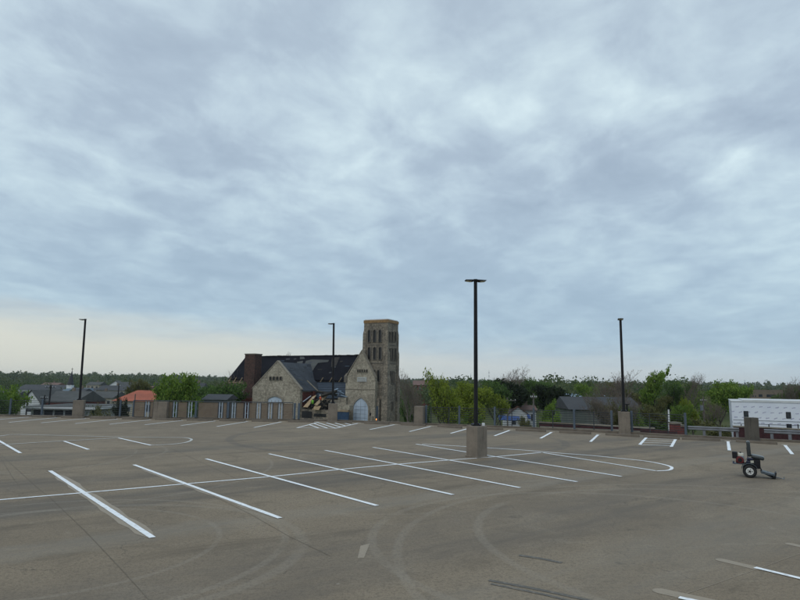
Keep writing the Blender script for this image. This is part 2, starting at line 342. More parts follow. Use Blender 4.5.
# low kerb along the edge
kb=MB()
for (x0,y0),(x1,y1) in zip(EDGE,EDGE[1:]):
    L=math.hypot(x1-x0,y1-y0); kb.box(((x0+x1)/2,(y0+y1)/2+.0,.065),(L+.04,.22,.13),math.atan2(y1-y0,x1-x0))
tag(kb.build('kerb',M['kerb'],bevel=.015),kind='structure')

# painted lines -----------------------------------------------------
def strip(name,pts,w,mat,z,dash=None):
    pts=[Vector((p[0],p[1],0)) for p in pts]; m=MB(); n=len(pts)
    if n==2:
        a,b=pts; k=max(2,int((b-a).length/.25)); pts=[a.lerp(b,i/k) for i in range(k+1)]; n=len(pts)
    L=[];Rr=[]
    for i,p in enumerate(pts):
        t=(pts[min(i+1,n-1)]-pts[max(i-1,0)]).normalized(); q=Vector((-t.y,t.x,0))*w/2*random.uniform(.93,1.06)
        L.append((p+q).to_tuple()[:2]+(z,)); Rr.append((p-q).to_tuple()[:2]+(z,))
    m.poly(L+Rr,[(i,i+n,i+1+n,i+1) for i in range(n-1)])
    return tag(m.build(name,mat),kind='structure')
def G(x,y): g=ground(x,y); return (g.x,g.y)
def smooth_path(pts,k=6):
    out=[]; n=len(pts)
    for i in range(n-1):
        p0=pts[max(i-1,0)];p1=pts[i];p2=pts[i+1];p3=pts[min(i+2,n-1)]
        for j in range(k):
            t=j/k
            out.append(tuple(.5*(2*p1[a]+(p2[a]-p0[a])*t+(2*p0[a]-5*p1[a]+4*p2[a]-p3[a])*t*t+(3*p1[a]-p0[a]-3*p2[a]+p3[a])*t**3) for a in(0,1)))
    out.append(pts[-1]); return out
def jag(a,b,w,z,name='ground_down_strip'):   # ragged margin where old paint was ground off
    a=Vector((*a,0));b=Vector((*b,0));n=18;t=(b-a).normalized();q=Vector((-t.y,t.x,0));L=[];Rr=[]
    for i in range(n+1):
        p=a.lerp(b,i/n); e=.35 if i in(0,n) else 1
        L.append((p+q*w*e*(.5+random.uniform(-.12,.18))).to_tuple()[:2]+(z,)); Rr.append((p-q*w*e*(.5+random.uniform(-.12,.18))).to_tuple()[:2]+(z,))
    m=MB(); m.poly(L+Rr,[(i,i+n+1,i+2+n,i+1) for i in range(n)]); tag(m.build(name,M['ghost']),kind='structure')
rows=[((50,471),(152.5,538)),((134,465),(280,518.5)),((206,459),(377,506)),((269,454),(453,495)),((325,450.5),(520,488)),((373,447.5),(577,482)),((416,444.3),(621.5,476.7))]
for i,(a,b) in enumerate(rows):
    strip('parking_line',[G(*a),G(*b)],.125,M['paint'],.012)
    if i<2: jag(G(a[0]+8,a[1]+4),G(*b),.3 if i==0 else .22,.004)
cl=[(-60,506),(0,500),(87,492.6),(186,484),(275,476.3),(340,469.6),(399,464.3),(452,460),(497,456.7),(541,452.6)]
strip('parking_line',smooth_path([G(*p) for p in cl]),.11,M['paint'],.008)
isl=[(422,444.2),(467,446.7),(520,450),(560,453.3),(590,455.5),(617,458.2),(644,461),(660,463.8),(670,466.5),(671.8,468.6),(668,470.4),(656,471.1)]
strip('parking_line',smooth_path([G(*p) for p in isl])+[],.12,M['paint'],.0085)
strip('parking_line',[G(656,471.1),G(600,462),G(543,452.9)],.12,M['paint'],.0125)
lisl=[(-40,441),(0,436),(14,434.6),(40,435),(118,436.9),(170,437.5),(184,437.7),(191,439),(190.5,440.8),(184,442.8),(170,444.4),(150,445.2)]
strip('parking_line',smooth_path([G(*p) for p in lisl]),.12,M['oldpaint'],.008)
strip('parking_line',smooth_path([G(-30,447),G(0,445),G(64,441.2),G(118,438.2)]),.11,M['oldpaint'],.0165)
for a,b in (((118,438),(151,445.5)),((64,441.3),(88.5,449.7)),((-6,438),(20.5,453.3))):
    strip('parking_line',[G(*a),G(*b)],.125,M['paint'],.012)
for a,b in (((-30,462),(-6,480)),): strip('parking_line',[G(*a),G(*b)],.125,M['paint'],.012)
near=[(-24,421.5),(9,422.5),(41,423),(75,423.7),(109.5,424.4),(144.8,424.9),(181,425.7),(216.8,426.6),(254,427.7),(335,428.5),(369.7,429.7),(409.4,431.7),(450.7,433.5),(494.5,436),(540.6,438.5),(590.5,441.9),(639.8,444.8),(671.3,447),(729.4,450.6),(792.4,454.4)]
far=[(29,417.1),(57,417.7),(86,418.6),(118,419.2),(151,419.8),(183,420.5),(215.6,421),(247.8,421.6),(281.5,422),(357.7,423.5),(394.5,424.8),(430.7,426.5),(467,429),(509.5,430.5),(551.6,432.4),(598,434.9),(646.3,437.7),(675.5,439.5),(728,441.6),(785,445.4)]
for i,(a,b) in enumerate(zip(near,far)):
    strip('parking_line',[G(*a),G(*b)],.125 if i<12 else .15,M['paint'],.012)
    jag(G(*b),tuple(Vector(G(*b)).lerp(Vector(G(*a)),-.14)),.3,.004)
# hatched bays
def hatch(n0,n1,f0,f1,k,w,outer=True):
    n0,n1,f0,f1=[Vector(G(*p)) for p in (n0,n1,f0,f1)]
    for i in range(k):
        t=i/(k-1); a=n0.lerp(f0,t*.85); b=n1.lerp(f1,min(1,t*.85+.15)); strip('parking_line',[a,b],w,M['paint'],.008)
h0=(297,428.0);h1=(335,428.5);e0=(318,422.4);e1=(357.7,423.5)
strip('parking_line',[G(*h0),G(*e0)],.125,M['paint'],.012)
def bay(sx,tt):
    return Vector(G(*h0)).lerp(Vector(G(*h1)),sx).lerp(Vector(G(*e0)).lerp(Vector(G(*e1)),sx),tt)
for A_,B_ in (((0,.97),(1,.03)),((0,.55),(.55,.03)),((.45,.97),(1,.45)),((.0,.78),(.78,.03)),((.22,.97),(1,.24)),((.7,.97),(1,.7))):
    strip('parking_line',[bay(*A_),bay(*B_)],.12,M['paint'],.008)
strip('parking_line',[G(*h0),G(*h1)],.12,M['paint'],.0165)
hatch((639.8,444.8),(671.3,447),(646.3,437.7),(675.5,439.5),4,.13)
# bottom right bays
for a,b in (((755,568),(830,586)),((679,598),(740,611))): strip('parking_line',[G(*a),G(*b)],.11,M['paint'],.012)
def capsule(a,b,w):
    a=Vector((*a,0));b=Vector((*b,0));t=(b-a).normalized();q=Vector((-t.y,t.x,0));P=[]
    for k in range(9): P.append(a+(q*math.cos(PI*k/8)-t*math.sin(PI*k/8))*w/2)
    P+= [b-q*w/2,b+q*w/2]
    m=MB(); m.poly([(p.x,p.y,.004) for p in P],[tuple(range(len(P)))]); tag(m.build('ground_down_strip',M['ghost']),kind='structure')
capsule(G(722,560.3),G(760,569.2),.20); capsule(G(662,591.5),G(720,604),.26); capsule(G(791,544.3),G(840,555),.19)
m=MB(); q=[G(370,543.5),G(364,558),G(357.5,558.5),G(360.5,546)]; m.poly([(a,b,.004) for a,b in q],[(0,1,2,3)]); tag(m.build('ground_down_strip',M['ghost']),kind='structure')
# joints / cracks
for P in ([(-10,400+45),(40,490),(50,497.5),(86,532),(122,570),(160,612)],[(170,448),(246,483)],[(205,492),(250,514),(290,537),(330,556)],[(640,611),(687,593.7),(745,573.5),(800,553.5),(860,532)],[(0,457),(13,478),(20,487)],[(488,455),(800,520)]):
    pp=[G(*p) for p in P]; 
    if P[0]==(488,455): continue
    strip('deck_joint',pp,.011,M['joint' if P[0][0]<600 else 'ghost'],.0045)
# black skid marks near the bottom
for P,w in (([(489,580.5),(540,590),(600,603)],.09),([(491,584),(545,595),(590,606)],.07),([(519,555.5),(540,558.6),(562,563)],.10)):
    strip('skid_mark',smooth_path([G(*p) for p in P]),w,M['skid'],.0055)

# wheel stops --------------------------------------------------------
def prof():
    m=MB(); P=[(-.10,0),(.10,0),(.075,.13),(-.075,.13)]
    L=1.0; m.poly([(-L,y,z) for y,z in P]+[(L,y,z) for y,z in P],[(3,2,1,0),(4,5,6,7),(0,1,5,4),(1,2,6,5),(2,3,7,6),(3,0,4,7)]); return m
ws=None
fc=[Vector(G(*b)) for b in far]
for i in range(len(fc)-1):
    a,b=fc[i],fc[i+1]
    d=(b-a); 
    n=max(1,round(d.length/2.7))
    for k in range(n):
        c=a.lerp(b,(k+.5)/n); ang=math.atan2(d.y,d.x); nn=Vector((-math.sin(ang),math.cos(ang)))
        c=c+nn*.15
        if ws is None: ws=prof().build('wheel_stop',M['kerb'],bevel=.01); o=ws
        else: o=ws.copy(); C.objects.link(o)
        o.location=(c.x,c.y,.001); o.rotation_euler=(0,0,ang+random.uniform(-.03,.03))
        tag(o,'stained tan concrete wheel stop heading a bay along the outer deck edge','wheel stop','concrete wheel stops along the deck edge')

# ------------------------------------------------------------------ piers and lamp posts
def pier(x,y,rz,w,d,h,label,mat='pier'):
    t=thing('concrete_pier',label,'pier',(x,y,0),rz,'concrete piers on the deck')
    b=MB().box((0,0,h/2),(w,d,h)).build('body',M[mat],t,bevel=.03)
    f=MB().box((0,0,.03),(w+.06,d+.06,.06)).build('footing',M[mat],t,bevel=.01)
    return t
def lamp_post(x,y,z0,z1,rz,heads,lean,label):
    t=thing('lamp_post',label,'lamp post',(x,y,z0),rz,'tall black lamp posts on piers')
    H=z1-z0
    MB().box((0,0,.03),(.36,.36,.06)).build('base_plate',M['black'],t,bevel=.01)
    MB().box((0,0,.085),(.27,.27,.05)).build('base_cover',M['black'],t,bevel=.01)
    for bx,by in((-.14,-.14),(.14,-.14),(.14,.14),(-.14,.14)): MB().tube([(bx,by,.06),(bx,by,.11)],.018,6).build('anchor_bolt',M['steel'],t)
    m=MB(); m.tube([(0,0,.10),(lean*.5,0,H*.5),(lean,0,H)],[.088,.084,.075],12); m.build('pole',M['black'],t,smooth=False)
    MB().tube([(lean,0,H),(lean,0,H+.06)],.09,12).build('pole_cap',M['black'],t)
    for s in heads:
        hh=MB(); hh.prism([(lean+s*.06,H-.02),(lean+s*.16,H-.045),(lean+s*.44,H-.015),(lean+s*.455,H+.015),(lean+s*.18,H+.025),(lean+s*.06,H+.03)],-.17,.17)
        hd=hh.build('lamp_head',M['black'],t,bevel=.008)
        MB().prism([(lean+s*.2,H-.056),(lean+s*.41,H-.034),(lean+s*.41,H-.022),(lean+s*.2,H-.044)],-.13,.13).build('lens',M['lens'],hd)
    return t
t_=NT('lamp_lens'); t_.b.inputs['Base Color'].default_value=(.75,.72,.55,1); t_.b.inputs['Roughness'].default_value=.2; M['lens']=t_.m
GA=math.atan2(-8.16,6.6)
cx,cy=3.28,25.55
pc=pier(cx,cy,GA,.64,.60,1.27,'big brown concrete pier standing alone among the central parking rows')
MB().box((-.06,.12,1.0),(.1,.1,.01))
lamp_post(cx-.03,cy,1.27,7.42,R_(4),(-1,1),0,'tallest looking black lamp post with two heads, on the central pier')
jb=MB().box((0,0,.06),(.12,.1,.12)).build('junction_box',M['white'],bevel=.01); jb.location=(cx+.27,cy-.05,1.27); tag(jb,'small white box on top of the central pier beside the lamp post foot','junction box')
def P(px,off=.25): x,y,a=edge_hit(px,off); return x,y,a
x,y,a=P(77); pier(x,y,a+.25,.78,.6,1.36,'leftmost grey concrete pier, at the deck edge and carrying a lamp post')
lamp_post(x,y,1.36,7.75,.3,(-1,),-0.10,'leftmost lamp post, with one head, rising from the leftmost pier')
x,y,a=P(160); pier(x,y-.05,a,1.08,.5,1.34,'wide concrete pier set between the brown board screens')
x,y,a=P(332.3); pier(x,y,a+.1,.72,.6,1.40,'concrete pier in front of the burnt church carrying a lamp post')
lamp_post(x-.02,y,1.40,7.7,.2,(-1,),-.12,'slim black lamp post standing in front of the burnt church roof')
x,y,a=P(419.5); pier(x,y,a,.68,.6,1.36,'bare concrete pier at the deck edge just right of the church tower')
x,y,a=P(624.5); pier(x,y,a+.35,.66,.55,1.42,'concrete pier right of the grey shed, carrying a lamp post and a small bracket')
lamp_post(x,y,1.42,7.45,1.25,(-1,1),-.04,'lamp post on the deck edge pier in front of the right hand trees')
tb=thing('short_bracket','short black T shaped bracket beside the right hand lamp post foot','bracket',(x+.22,y,1.42),.2)
MB().box((0,0,.22),(.07,.07,.44)).build('stem',M['black'],tb); MB().box((0,0,.465),(.3,.1,.05)).build('top_bar',M['black'],tb)
x,y,a=P(751.8); pier(x,y,a+.55,.60,.5,1.33,'dark stained pier in front of the white wrapped building','pier_dark')

# ------------------------------------------------------------------ edge barriers
def fence(name,label,cat,pxs,mat,cables,ht,off=0.,thick=.13,extra=None):
    x0,y0,a0=edge_hit(pxs[0],off); t=thing(name,label,cat,(x0,y0,0),0)
    for px in pxs:
        x,y,a=edge_hit(px,off); m=MB(); m.box((x-x0,y-y0,ht/2+.065),(thick,.10,ht-.13+.13),a); p=m.build('post',M[mat],t,bevel=.008)
    for px in extra or []:
        x,y,a=edge_hit(px,off); m=MB(); m.box((x-x0,y-y0,ht/2),(.05,.05,ht-.1),a); m.build('thin_post',M['cable'],t)
    path=[]
    lo,hi=pxs[0],pxs[-1]; k=24
    for i in range(k+1):
        h=edge_hit(lo+(hi-lo)*i/k,off); path.append((h[0]-x0,h[1]-y0))
    for j in range(cables):
        z=.22+(ht-.30)*j/(cables-1); m=MB(); m.tube([(a,b,z) for a,b in path],.016 if j<cables-1 else .022,5,False); m.build('cable',M['cable'],t)
    return t
fence('cable_fence','cable fence on grey blue posts at the far left of the deck edge','fence',[-60,-28,8,40,72,118.5,132],'post',8,1.32)
fence('cable_fence','long cable fence on grey blue posts in front of the trees right of the church','fence',[426,459.3,494.8,534,574.5,612],'post',8,1.38,extra=[431,449,476,512,553,594])
fence('cable_fence','cable fence section between the right lamp post pier and the guard rail','fence',[632,685.8],'post',8,1.40,extra=[650,668])
# steel guard rail on the right
def wrail(lo,hi,label):
    x0,y0,a0=edge_hit(lo,-.35); t=thing('guard_rail',label,'guard rail',(x0,y0,0),0,'steel guard rails at the right deck edge')
    path=[edge_hit(lo+(hi-lo)*i/10,-.35) for i in range(11)]
    prof_=[(.0,.0),(-.05,.04),(-.05,.09),(0,.13),(0,.17),(-.05,.21),(-.05,.26),(0,.30)]
    m=MB(); n=len(prof_); zb=.42
    V=[]
    for (x,y,a) in path:
        for d,z in prof_: V.append((x-x0-math.sin(a)*d*1.,y-y0+math.cos(a)*d,z*.8+zb))
    for (x,y,a) in path:
        for d,z in prof_: V.append((x-x0-math.sin(a)*(d+.012),y-y0+math.cos(a)*(d+.012),z*.8+zb))
    Fs=[(i*n+k,(i+1)*n+k,(i+1)*n+k+1,i*n+k+1) for i in range(10) for k in range(n-1)]
    N=11*n; Fs+=[tuple(N+q for q in f[::-1]) for f in Fs]
    Fs+=[(k,k+1,N+k+1,N+k) for k in range(n-1)]+[(10*n+k,N+10*n+k,N+10*n+k+1,10*n+k+1) for k in range(n-1)]
    Fs+=[(i*n,N+i*n,N+(i+1)*n,(i+1)*n) for i in range(10)]+[(i*n+n-1,(i+1)*n+n-1,N+(i+1)*n+n-1,N+i*n+n-1) for i in range(10)]
    m.poly(V,Fs); m.build('beam',M['rail'],t)
    return t,x0,y0
t,x0,y0=wrail(688,739,'steel guard rail left of the dark pier, over the grass')
for px in (704,720,737):
    x,y,a=edge_hit(px,-.42); MB().box((x-x0,y-y0,.20),(.14,.12,.9),a).build('post',M['rail'],t,bevel=.01)
t,x0,y0=wrail(764,900,'steel guard rail right of the dark pier, before the wrapped building')
for px in (771.5,789.5,812,835):
    x,y,a=edge_hit(px,-.42); MB().box((x-x0,y-y0,.20),(.16,.12,.9),a).build('post',M['rail'],t,bevel=.01)
# pipe pairs and board screens, left
YE=48.25
def xw(px,Y=YE): return at(px,410,Y).x
def screen(a,b,i,label):
    x0,x1=xw(a),xw(b); t=thing('board_screen',label,'screen panel',((x0+x1)/2,YE,0),0,'brown board screens along the deck edge')
    w=x1-x0; m=MB(); n=9
    for k in range(n):
        z0=.15+k*(1.17/n); m.b2(-w/2+.03,w/2-.03,-.02-.008*(k%2),.02,z0,z0+1.17/n-.012)
    m.build('boards',M['panel'],t)
    [MB().b2(min(q,q+.035*s_g),max(q,q+.035*s_g),-.045,.03,.13,1.34).build('side_channel',M['cap'],t) for q,s_g in((-w/2,1),(w/2,-1))]
sc=[(134,145),(149.8,153.5),(166.6,172.8),(177.6,187.4),(198,218.4),(223,227),(227.6,231),(236,244),(249,256.4),(261,268),(272.6,278.2),(283,293)]
ord_=['leftmost brown board screen, beside the first pale pipe pair','narrow board screen just left of the wide concrete pier','narrow board screen just right of the wide concrete pier','second board screen right of the wide concrete pier','widest brown board screen, right of the blue grey post','narrow board screen left of the second blue grey post','slim board screen just right of the second blue grey post','board screen in front of the red brick chimney','board screen below the left corner of the transept gable','board screen below the arched gable window','narrow board screen right of the arched gable window','rightmost brown board screen at the end of the row']
for i,(a,b) in enumerate(sc):
    if i==6: a=229.6
    screen(a,b,i,ord_[i])
pairs=[145.2,173.2,188.4,219,232,245.0,257,268.6,278.8]
for px in pairs:
    t=thing('pipe_pair','pair of pale upright pipes in a gap between the board screens','pipes',(xw(px+1.7),YE+.02,0),0,'pale pipe pairs between the board screens')
    for s in (-1,1): MB().tube([(s*.105,0,.13),(s*.105,0,1.36)],.045,8).build('pipe',M['pipe'],t)
    for z in(.5,1.1): MB().box((0,.045,z),(.3,.03,.05)).build('bracket',M['steel'],t)
for px,l in ((196.2,'blue grey post left of the widest board screen'),(228.4,'blue grey post between two slim board screens'),(294.8,'blue grey post ending the screen row beside the church'),(299,'blue grey post in front of the transept gable corner')):
    o=MB().box((0,0,.75),(.16,.12,1.24)).build('steel_post',M['post'],bevel=.01); o.location=(xw(px),YE-.06,0); tag(o,l,'post','blue grey posts in the screen row')
cpx0,cpx1=xw(133.5),xw(293.2)
o=MB().b2(cpx0,cpx1,YE-.09,YE+.07,1.365,1.43).build('cap_rail',M['cap'],bevel=.01); tag(o,'long dark cap rail running over the brown board screens','rail')
# ------------------------------------------------------------------ line striping machine
mp=ground(750.3,477.8)
S=.00352
def lx(zx): return (zx-303)*S
def lz(zy): return (478-zy)*S
tk=thing('line_striping_machine','small ride-on line striping machine with red engine and padded seat','ride-on machine',(mp.x+.13,mp.y+.23,0),R_(-29.6)); tk.scale=(.9,.93,.92)
def disc(m,c,r,y0,y1,n=32,rr=None):
    rr=rr or r; P=[(c[0]+r*math.cos(2*PI*k/n),y0,c[1]+r*math.sin(2*PI*k/n)) for k in range(n)]+[(c[0]+rr*math.cos(2*PI*k/n),y1,c[1]+rr*math.sin(2*PI*k/n)) for k in range(n)]
    m.poly(P,[tuple(range(n)),tuple(range(2*n-1,n-1,-1))]+[(k,k+n,(k+1)%n+n,(k+1)%n) for k in range(n)])
def torus(m,c,R,r,y,n=36,k=12,sq=1.35):
    b=len(m.v)
    for i in range(n):
        a=2*PI*i/n
        for j in range(k):
            q=2*PI*j/k; rad=R+r*math.cos(q); m.v.append((c[0]+rad*math.cos(a),y+r*sq*math.sin(q),c[1]+rad*math.sin(a)))
    for i in range(n):
        for j in range(k): m.f.append((b+i*k+j,b+((i+1)%n)*k+j,b+((i+1)%n)*k+(j+1)%k,b+i*k+(j+1)%k))
wr=66*S
for yy in (-.28,.28):
    wp=bpy.data.objects.new('wheel',None); C.objects.link(wp); wp.parent=tk; wp.location=(0,yy,wr)
    m=MB(); torus(m,(0,0),wr-.06,.06,0); 
    for k in range(28):
        a=2*PI*k/28; m.box(((wr-.003)*math.cos(a),0,(wr-.003)*math.sin(a)),(.012,.10,.02),0,-a)
    m.build('tyre',M['rubber'],wp,smooth=False)
    m=MB(); s=-1; disc(m,(0,0),wr-.105,-.055,-.03,32,wr-.115); disc(m,(0,0),wr-.105,-.03,.05); m.build('rim',M['rim'],wp)
    m=MB(); disc(m,(0,0),.035,-.085,-.056,16); disc(m,(0,0),.03,.046,.06,16); m.build('hub',M['black'],wp)
    m=MB()
    for k in range(5):
        a=2*PI*k/5; disc(m,(.075*math.cos(a),.075*math.sin(a)),.015,-.062,-.056,8)
    m.build('rim_hole',M['black'],wp)
# fenders
for yy in(-.28,.28):
    m=MB(); n=14; V=[]
    for i in range(n+1):
        a=R_(175)-R_(160)*i/n
        for r in(wr+.035,wr+.047):
            for y in(yy-.075,yy+.075): V.append((r*math.cos(a),y,wr+r*math.sin(a)))
    F=[]
    for i in range(n):
        b=i*4; F+= [(b,b+1,b+5,b+4),(b+2,b+6,b+7,b+3),(b,b+4,b+6,b+2),(b+1,b+3,b+7,b+5)]
    F+=[(0,2,3,1),(n*4,n*4+1,n*4+3,n*4+2)]
    m.poly(V,F); m.build('fender',M['machgrey'],tk)
# frame
m=MB()
for y in(-.17,.17):
    m.tube([(lx(190),y,lz(345)),(lx(390),y,lz(352)),(lx(420),y,lz(420)),(lx(520),y,lz(462))],.02,8)
m.tube([(lx(210),-.17,lz(345)),(lx(210),.17,lz(345))],.018,8); m.tube([(lx(385),-.17,lz(352)),(lx(385),.17,lz(352))],.018,8)
m.tube([(0,-.28,wr),(0,.28,wr)],.02,10)
m.tube([(lx(255),0,lz(345)),(0,0,wr)],.025,8)
m.build('frame',M['black'],tk)
MB().b2(lx(145),lx(262),-.2,.2,lz(350),lz(342)).build('engine_plate',M['machgrey'],tk,bevel=.004)
m=MB(); m.tube([(lx(170),-.2,lz(352)),(lx(150),-.2,lz(330)),(lx(150),.2,lz(330)),(lx(170),.2,lz(352))],.014,6); m.build('bumper_bar',M['machblue'],tk)
# engine
en=MB(); en.b2(lx(178),lx(258),-.13,.14,lz(340),lz(276)); disc(en,(lx(218),lz(307)),.125,-.20,-.13,24,.14); en.build('engine',M['enginered'],tk,bevel=.015)
MB().b2(lx(198),lx(256),-.12,.13,lz(276),lz(240)).build('fuel_tank',M['tank'],tk,bevel=.035)
disc(fc_:=MB(),(lx(225),lz(233)),.035,-.02,.02,14); 
m=MB(); m.tube([(lx(225),0,lz(238)),(lx(225),0,lz(228))],.03,12); m.build('fuel_cap',M['black'],tk)
MB().b2(lx(146),lx(196),-.15,.12,lz(296),lz(228)).build('air_filter',M['black'],tk,bevel=.02)
m=MB(); disc(m,(lx(218),lz(307)),.07,-.225,-.201,16); m.build('recoil_starter',M['black'],tk)
m=MB(); m.b2(lx(225),lx(258),-.17,-.135,lz(325),lz(265)); m.build('muffler',M['steel'],tk,bevel=.01)
m=MB(); m.tube([(lx(205),.1,lz(336)),(lx(205),.1,lz(344))],.05,10); m.build('engine_foot',M['black'],tk)
# body below the seat
MB().b2(lx(275),lx(395),-.18,.18,lz(352),lz(312)).build('pump_housing',M['machblue'],tk,bevel=.015)
MB().b2(lx(282),lx(340),-.19,.10,lz(311),lz(282)).build('oil_tank',M['machblue'],tk,bevel=.02)
MB().b2(lx(325),lx(405),-.2,.15,lz(385),lz(300)).build('seat_pedestal',M['black'],tk,bevel=.01)
m=MB(); m.b2(lx(315),lx(345),-.215,-.192,lz(330),lz(305)); m.build('white_valve',M['tank'],tk,bevel=.006)
m=MB(); m.tube([(lx(255),-.2,lz(335)),(lx(290),-.225,lz(318)),(lx(330),-.22,lz(345)),(lx(370),-.2,lz(335)),(lx(400),-.19,lz(375))],.010,6); m.tube([(lx(262),-.16,lz(300)),(lx(300),-.21,lz(290)),(lx(350),-.2,lz(318))],.008,6); m.build('hose',M['black'],tk,smooth=True)
# seat
def cushion(name,c,d,tilt,par,sub=2):
    m=MB(); m.box((0,0,0),d); o=m.build(name,M['vinyl'],par); b=o.modifiers.new('b','BEVEL'); b.width=min(d)*.42; b.segments=5
    o.data.polygons.foreach_set('use_smooth',[True]*len(o.data.polygons)); o.location=c; o.rotation_euler=(0,tilt,0); return o
cushion('seat',(lx(383),0,lz(272)),(122*S,.44,.14),R_(10),tk)
cushion('backrest',(lx(305),0,lz(190)),(.125,.38,158*S),R_(-2),tk)
m=MB(); m.tube([(lx(292),-.12,lz(285)),(lx(287),-.12,lz(180))],.014,6); m.tube([(lx(292),.12,lz(285)),(lx(287),.12,lz(180))],.014,6); m.b2(lx(290),lx(400),-.19,.19,lz(300),lz(292)); m.build('seat_frame',M['black'],tk)
# foot platform and hitch
m=MB(); m.prism([(lx(405),lz(402)),(lx(530),lz(430)),(lx(530),lz(446)),(lx(405),lz(428))],-.24,.24); m.build('foot_platform',M['machgrey'],tk,bevel=.005)
m=MB(); m.prism([(lx(522),lz(478)+.02),(lx(534),lz(478)+.02),(lx(546),lz(412)),(lx(534),lz(412))],-.24,.24); m.build('foot_rest',M['black'],tk,bevel=.004)
m=MB(); m.tube([(lx(400),-.2,lz(412)),(lx(520),-.2,lz(470))],.016,6); m.tube([(lx(400),.2,lz(412)),(lx(520),.2,lz(470))],.016,6); m.build('platform_brace',M['black'],tk)
m=MB(); m.tube([(lx(520),0,lz(462)),(lx(585),0,lz(470)),(lx(612),0,lz(474))],[.016,.013,.012],8); m.tube([(lx(530),-.1,lz(455)),(lx(590),0,lz(470))],.009,6); m.tube([(lx(612),0,0.005),(lx(610),0,lz(450))],.012,8); m.build('tow_hitch',M['steel'],tk)
m=MB(); m.tube([(lx(410),.14,lz(430)),(lx(470),.14,lz(440)),(lx(470),.14,lz(412))],.01,6); m.build('pedal',M['black'],tk)

# ------------------------------------------------------------------ church
CA=R_(-28); O=at(386,420,100); O=Vector((O.x,O.y,-9))
ch=thing('burnt_stone_church','fire damaged tan stone church with black roof, brick chimney and square tower','church',O,CA)
ux=Vector((math.cos(CA),math.sin(CA),0)); vx=Vector((-math.sin(CA),math.cos(CA),0))
def lc(px,py,v):       # pixel -> local (u, z) on the plane local y = v
    d=ray(px,py); t=((O-cp).dot(vx)+v)/d.dot(vx); p=cp+d*t-O; return (p.dot(ux),p.z)
def lu(px,py,u):       # pixel -> local (v, z) on the plane local x = u
    d=ray(px,py); t=((O-cp).dot(ux)+u)/d.dot(ux); p=cp+d*t-O; return (p.dot(vx),p.z)
# tower
uL=lc(364,330,0)[0]; zt=lc(375,322.8,0)[1]; s_=lu(398.2,330,0)[0]
MB().b2(uL,0,0,s_,0,zt).build('tower_wall',M['tstone'],ch)
MB().b2(uL-.07,.07,-.07,s_+.07,zt,zt+.48).build('tower_fascia',M['wood'],ch)
MB().b2(uL+.05,-.05,.05,s_-.05,zt+.48,zt+.62).build('tower_roof_sheet',M['white'],ch)
zb1=lc(386,347,0)[1]; zb2=lc(386,373,0)[1]
def butt(u0,u1,v0,v1,top,k):
    m=MB(); cu,cv=(-.2 if u0>-3 else uL+.25),((.25) if v0<1 else s_-.25)
    q=[(u0,v0),(u1,v0),(u1,v1),(u0,v1)]; q2=[(cu+(a-cu)*.45,cv+(b-cv)*.45) for a,b in q]
    m.poly([(a,b,0) for a,b in q]+[(a,b,top-1.0) for a,b in q]+[(a,b,top+.35) for a,b in q2],[(3,2,1,0),(0,1,5,4),(1,2,6,5),(2,3,7,6),(3,0,4,7),(4,5,9,8),(5,6,10,9),(6,7,11,10),(7,4,8,11),(8,9,10,11)]); m.build('buttress',M['tstone'],ch)
butt(-.45,.10,-.10,.45,zt-.9,0); butt(-.6,.2,-.2,.6,zb1,0); butt(-.75,.36,-.36,.75,zb2,0)
butt(uL-.12,uL+.5,-.12,.5,zt-.9,0); butt(uL-.3,uL+.62,-.3,.62,zb1,0)
butt(-.4,.10,s_-.35,s_+.1,zt-.9,0); butt(-.5,.18,s_-.42,s_+.2,zb1,0); butt(-.6,.32,s_-.5,s_+.42,zb2,0)
for py in (345.2,363.5,384):
    z=lc(375,py,0)[1]; MB().b2(uL-.06,.06,-.06,s_+.06,z,z+.14).build('string_course',M['ttrim'],ch)
def arch_pts(u0,u1,z0,zs,za,n=7):      # gothic arch: two arcs struck from the opposite springing points
    w=u1-u0; P=[(u0,z0),(u1,z0)]; s60=math.sin(PI/3)
    R=[(u0+w*math.cos(PI/3*k/n),zs+(za-zs)*math.sin(PI/3*k/n)/s60) for k in range(n+1)]
    P+=R; P+=[(u0+u1-x,z) for x,z in R[:-1][::-1]]; return P
def window_front(px0,px1,py0,pyS,pyA,v,mat='dark',trim='ttrim',name='window',fr=.10,mull=0):
    u0,z0=lc(px0,py0,v); u1,_=lc(px1,py0,v); zs=lc(px0,pyS,v)[1]; za=lc(px0,pyA,v)[1]
    w=MB().prism(arch_pts(u0,u1,z0,zs,za),v-.02,v+.05).build(name,M[mat],ch)
    A=arch_pts(u0,u1,z0,zs,za); B=arch_pts(u0-fr,u1+fr,z0-fr*.5,zs,za+fr*1.3); n=len(A)
    m=MB(); V=[(x,v-.16,z) for x,z in A]+[(x,v-.16,z) for x,z in B]+[(x,v+.02,z) for x,z in A]+[(x,v+.02,z) for x,z in B]
    F=[]
    for i in range(n):
        j=(i+1)%n; F+=[(i,j,n+j,n+i),(i,2*n+i,2*n+j,j),(n+i,n+j,3*n+j,3*n+i)]
    m.poly(V,F); m.build('surround',M[trim],w)
    if mull:
        for k in range(1,mull): uu=u0+(u1-u0)*k/mull; MB().b2(uu-.03,uu+.03,v-.05,v-.02,z0,zs).build('mullion',M[trim],w)
    return w
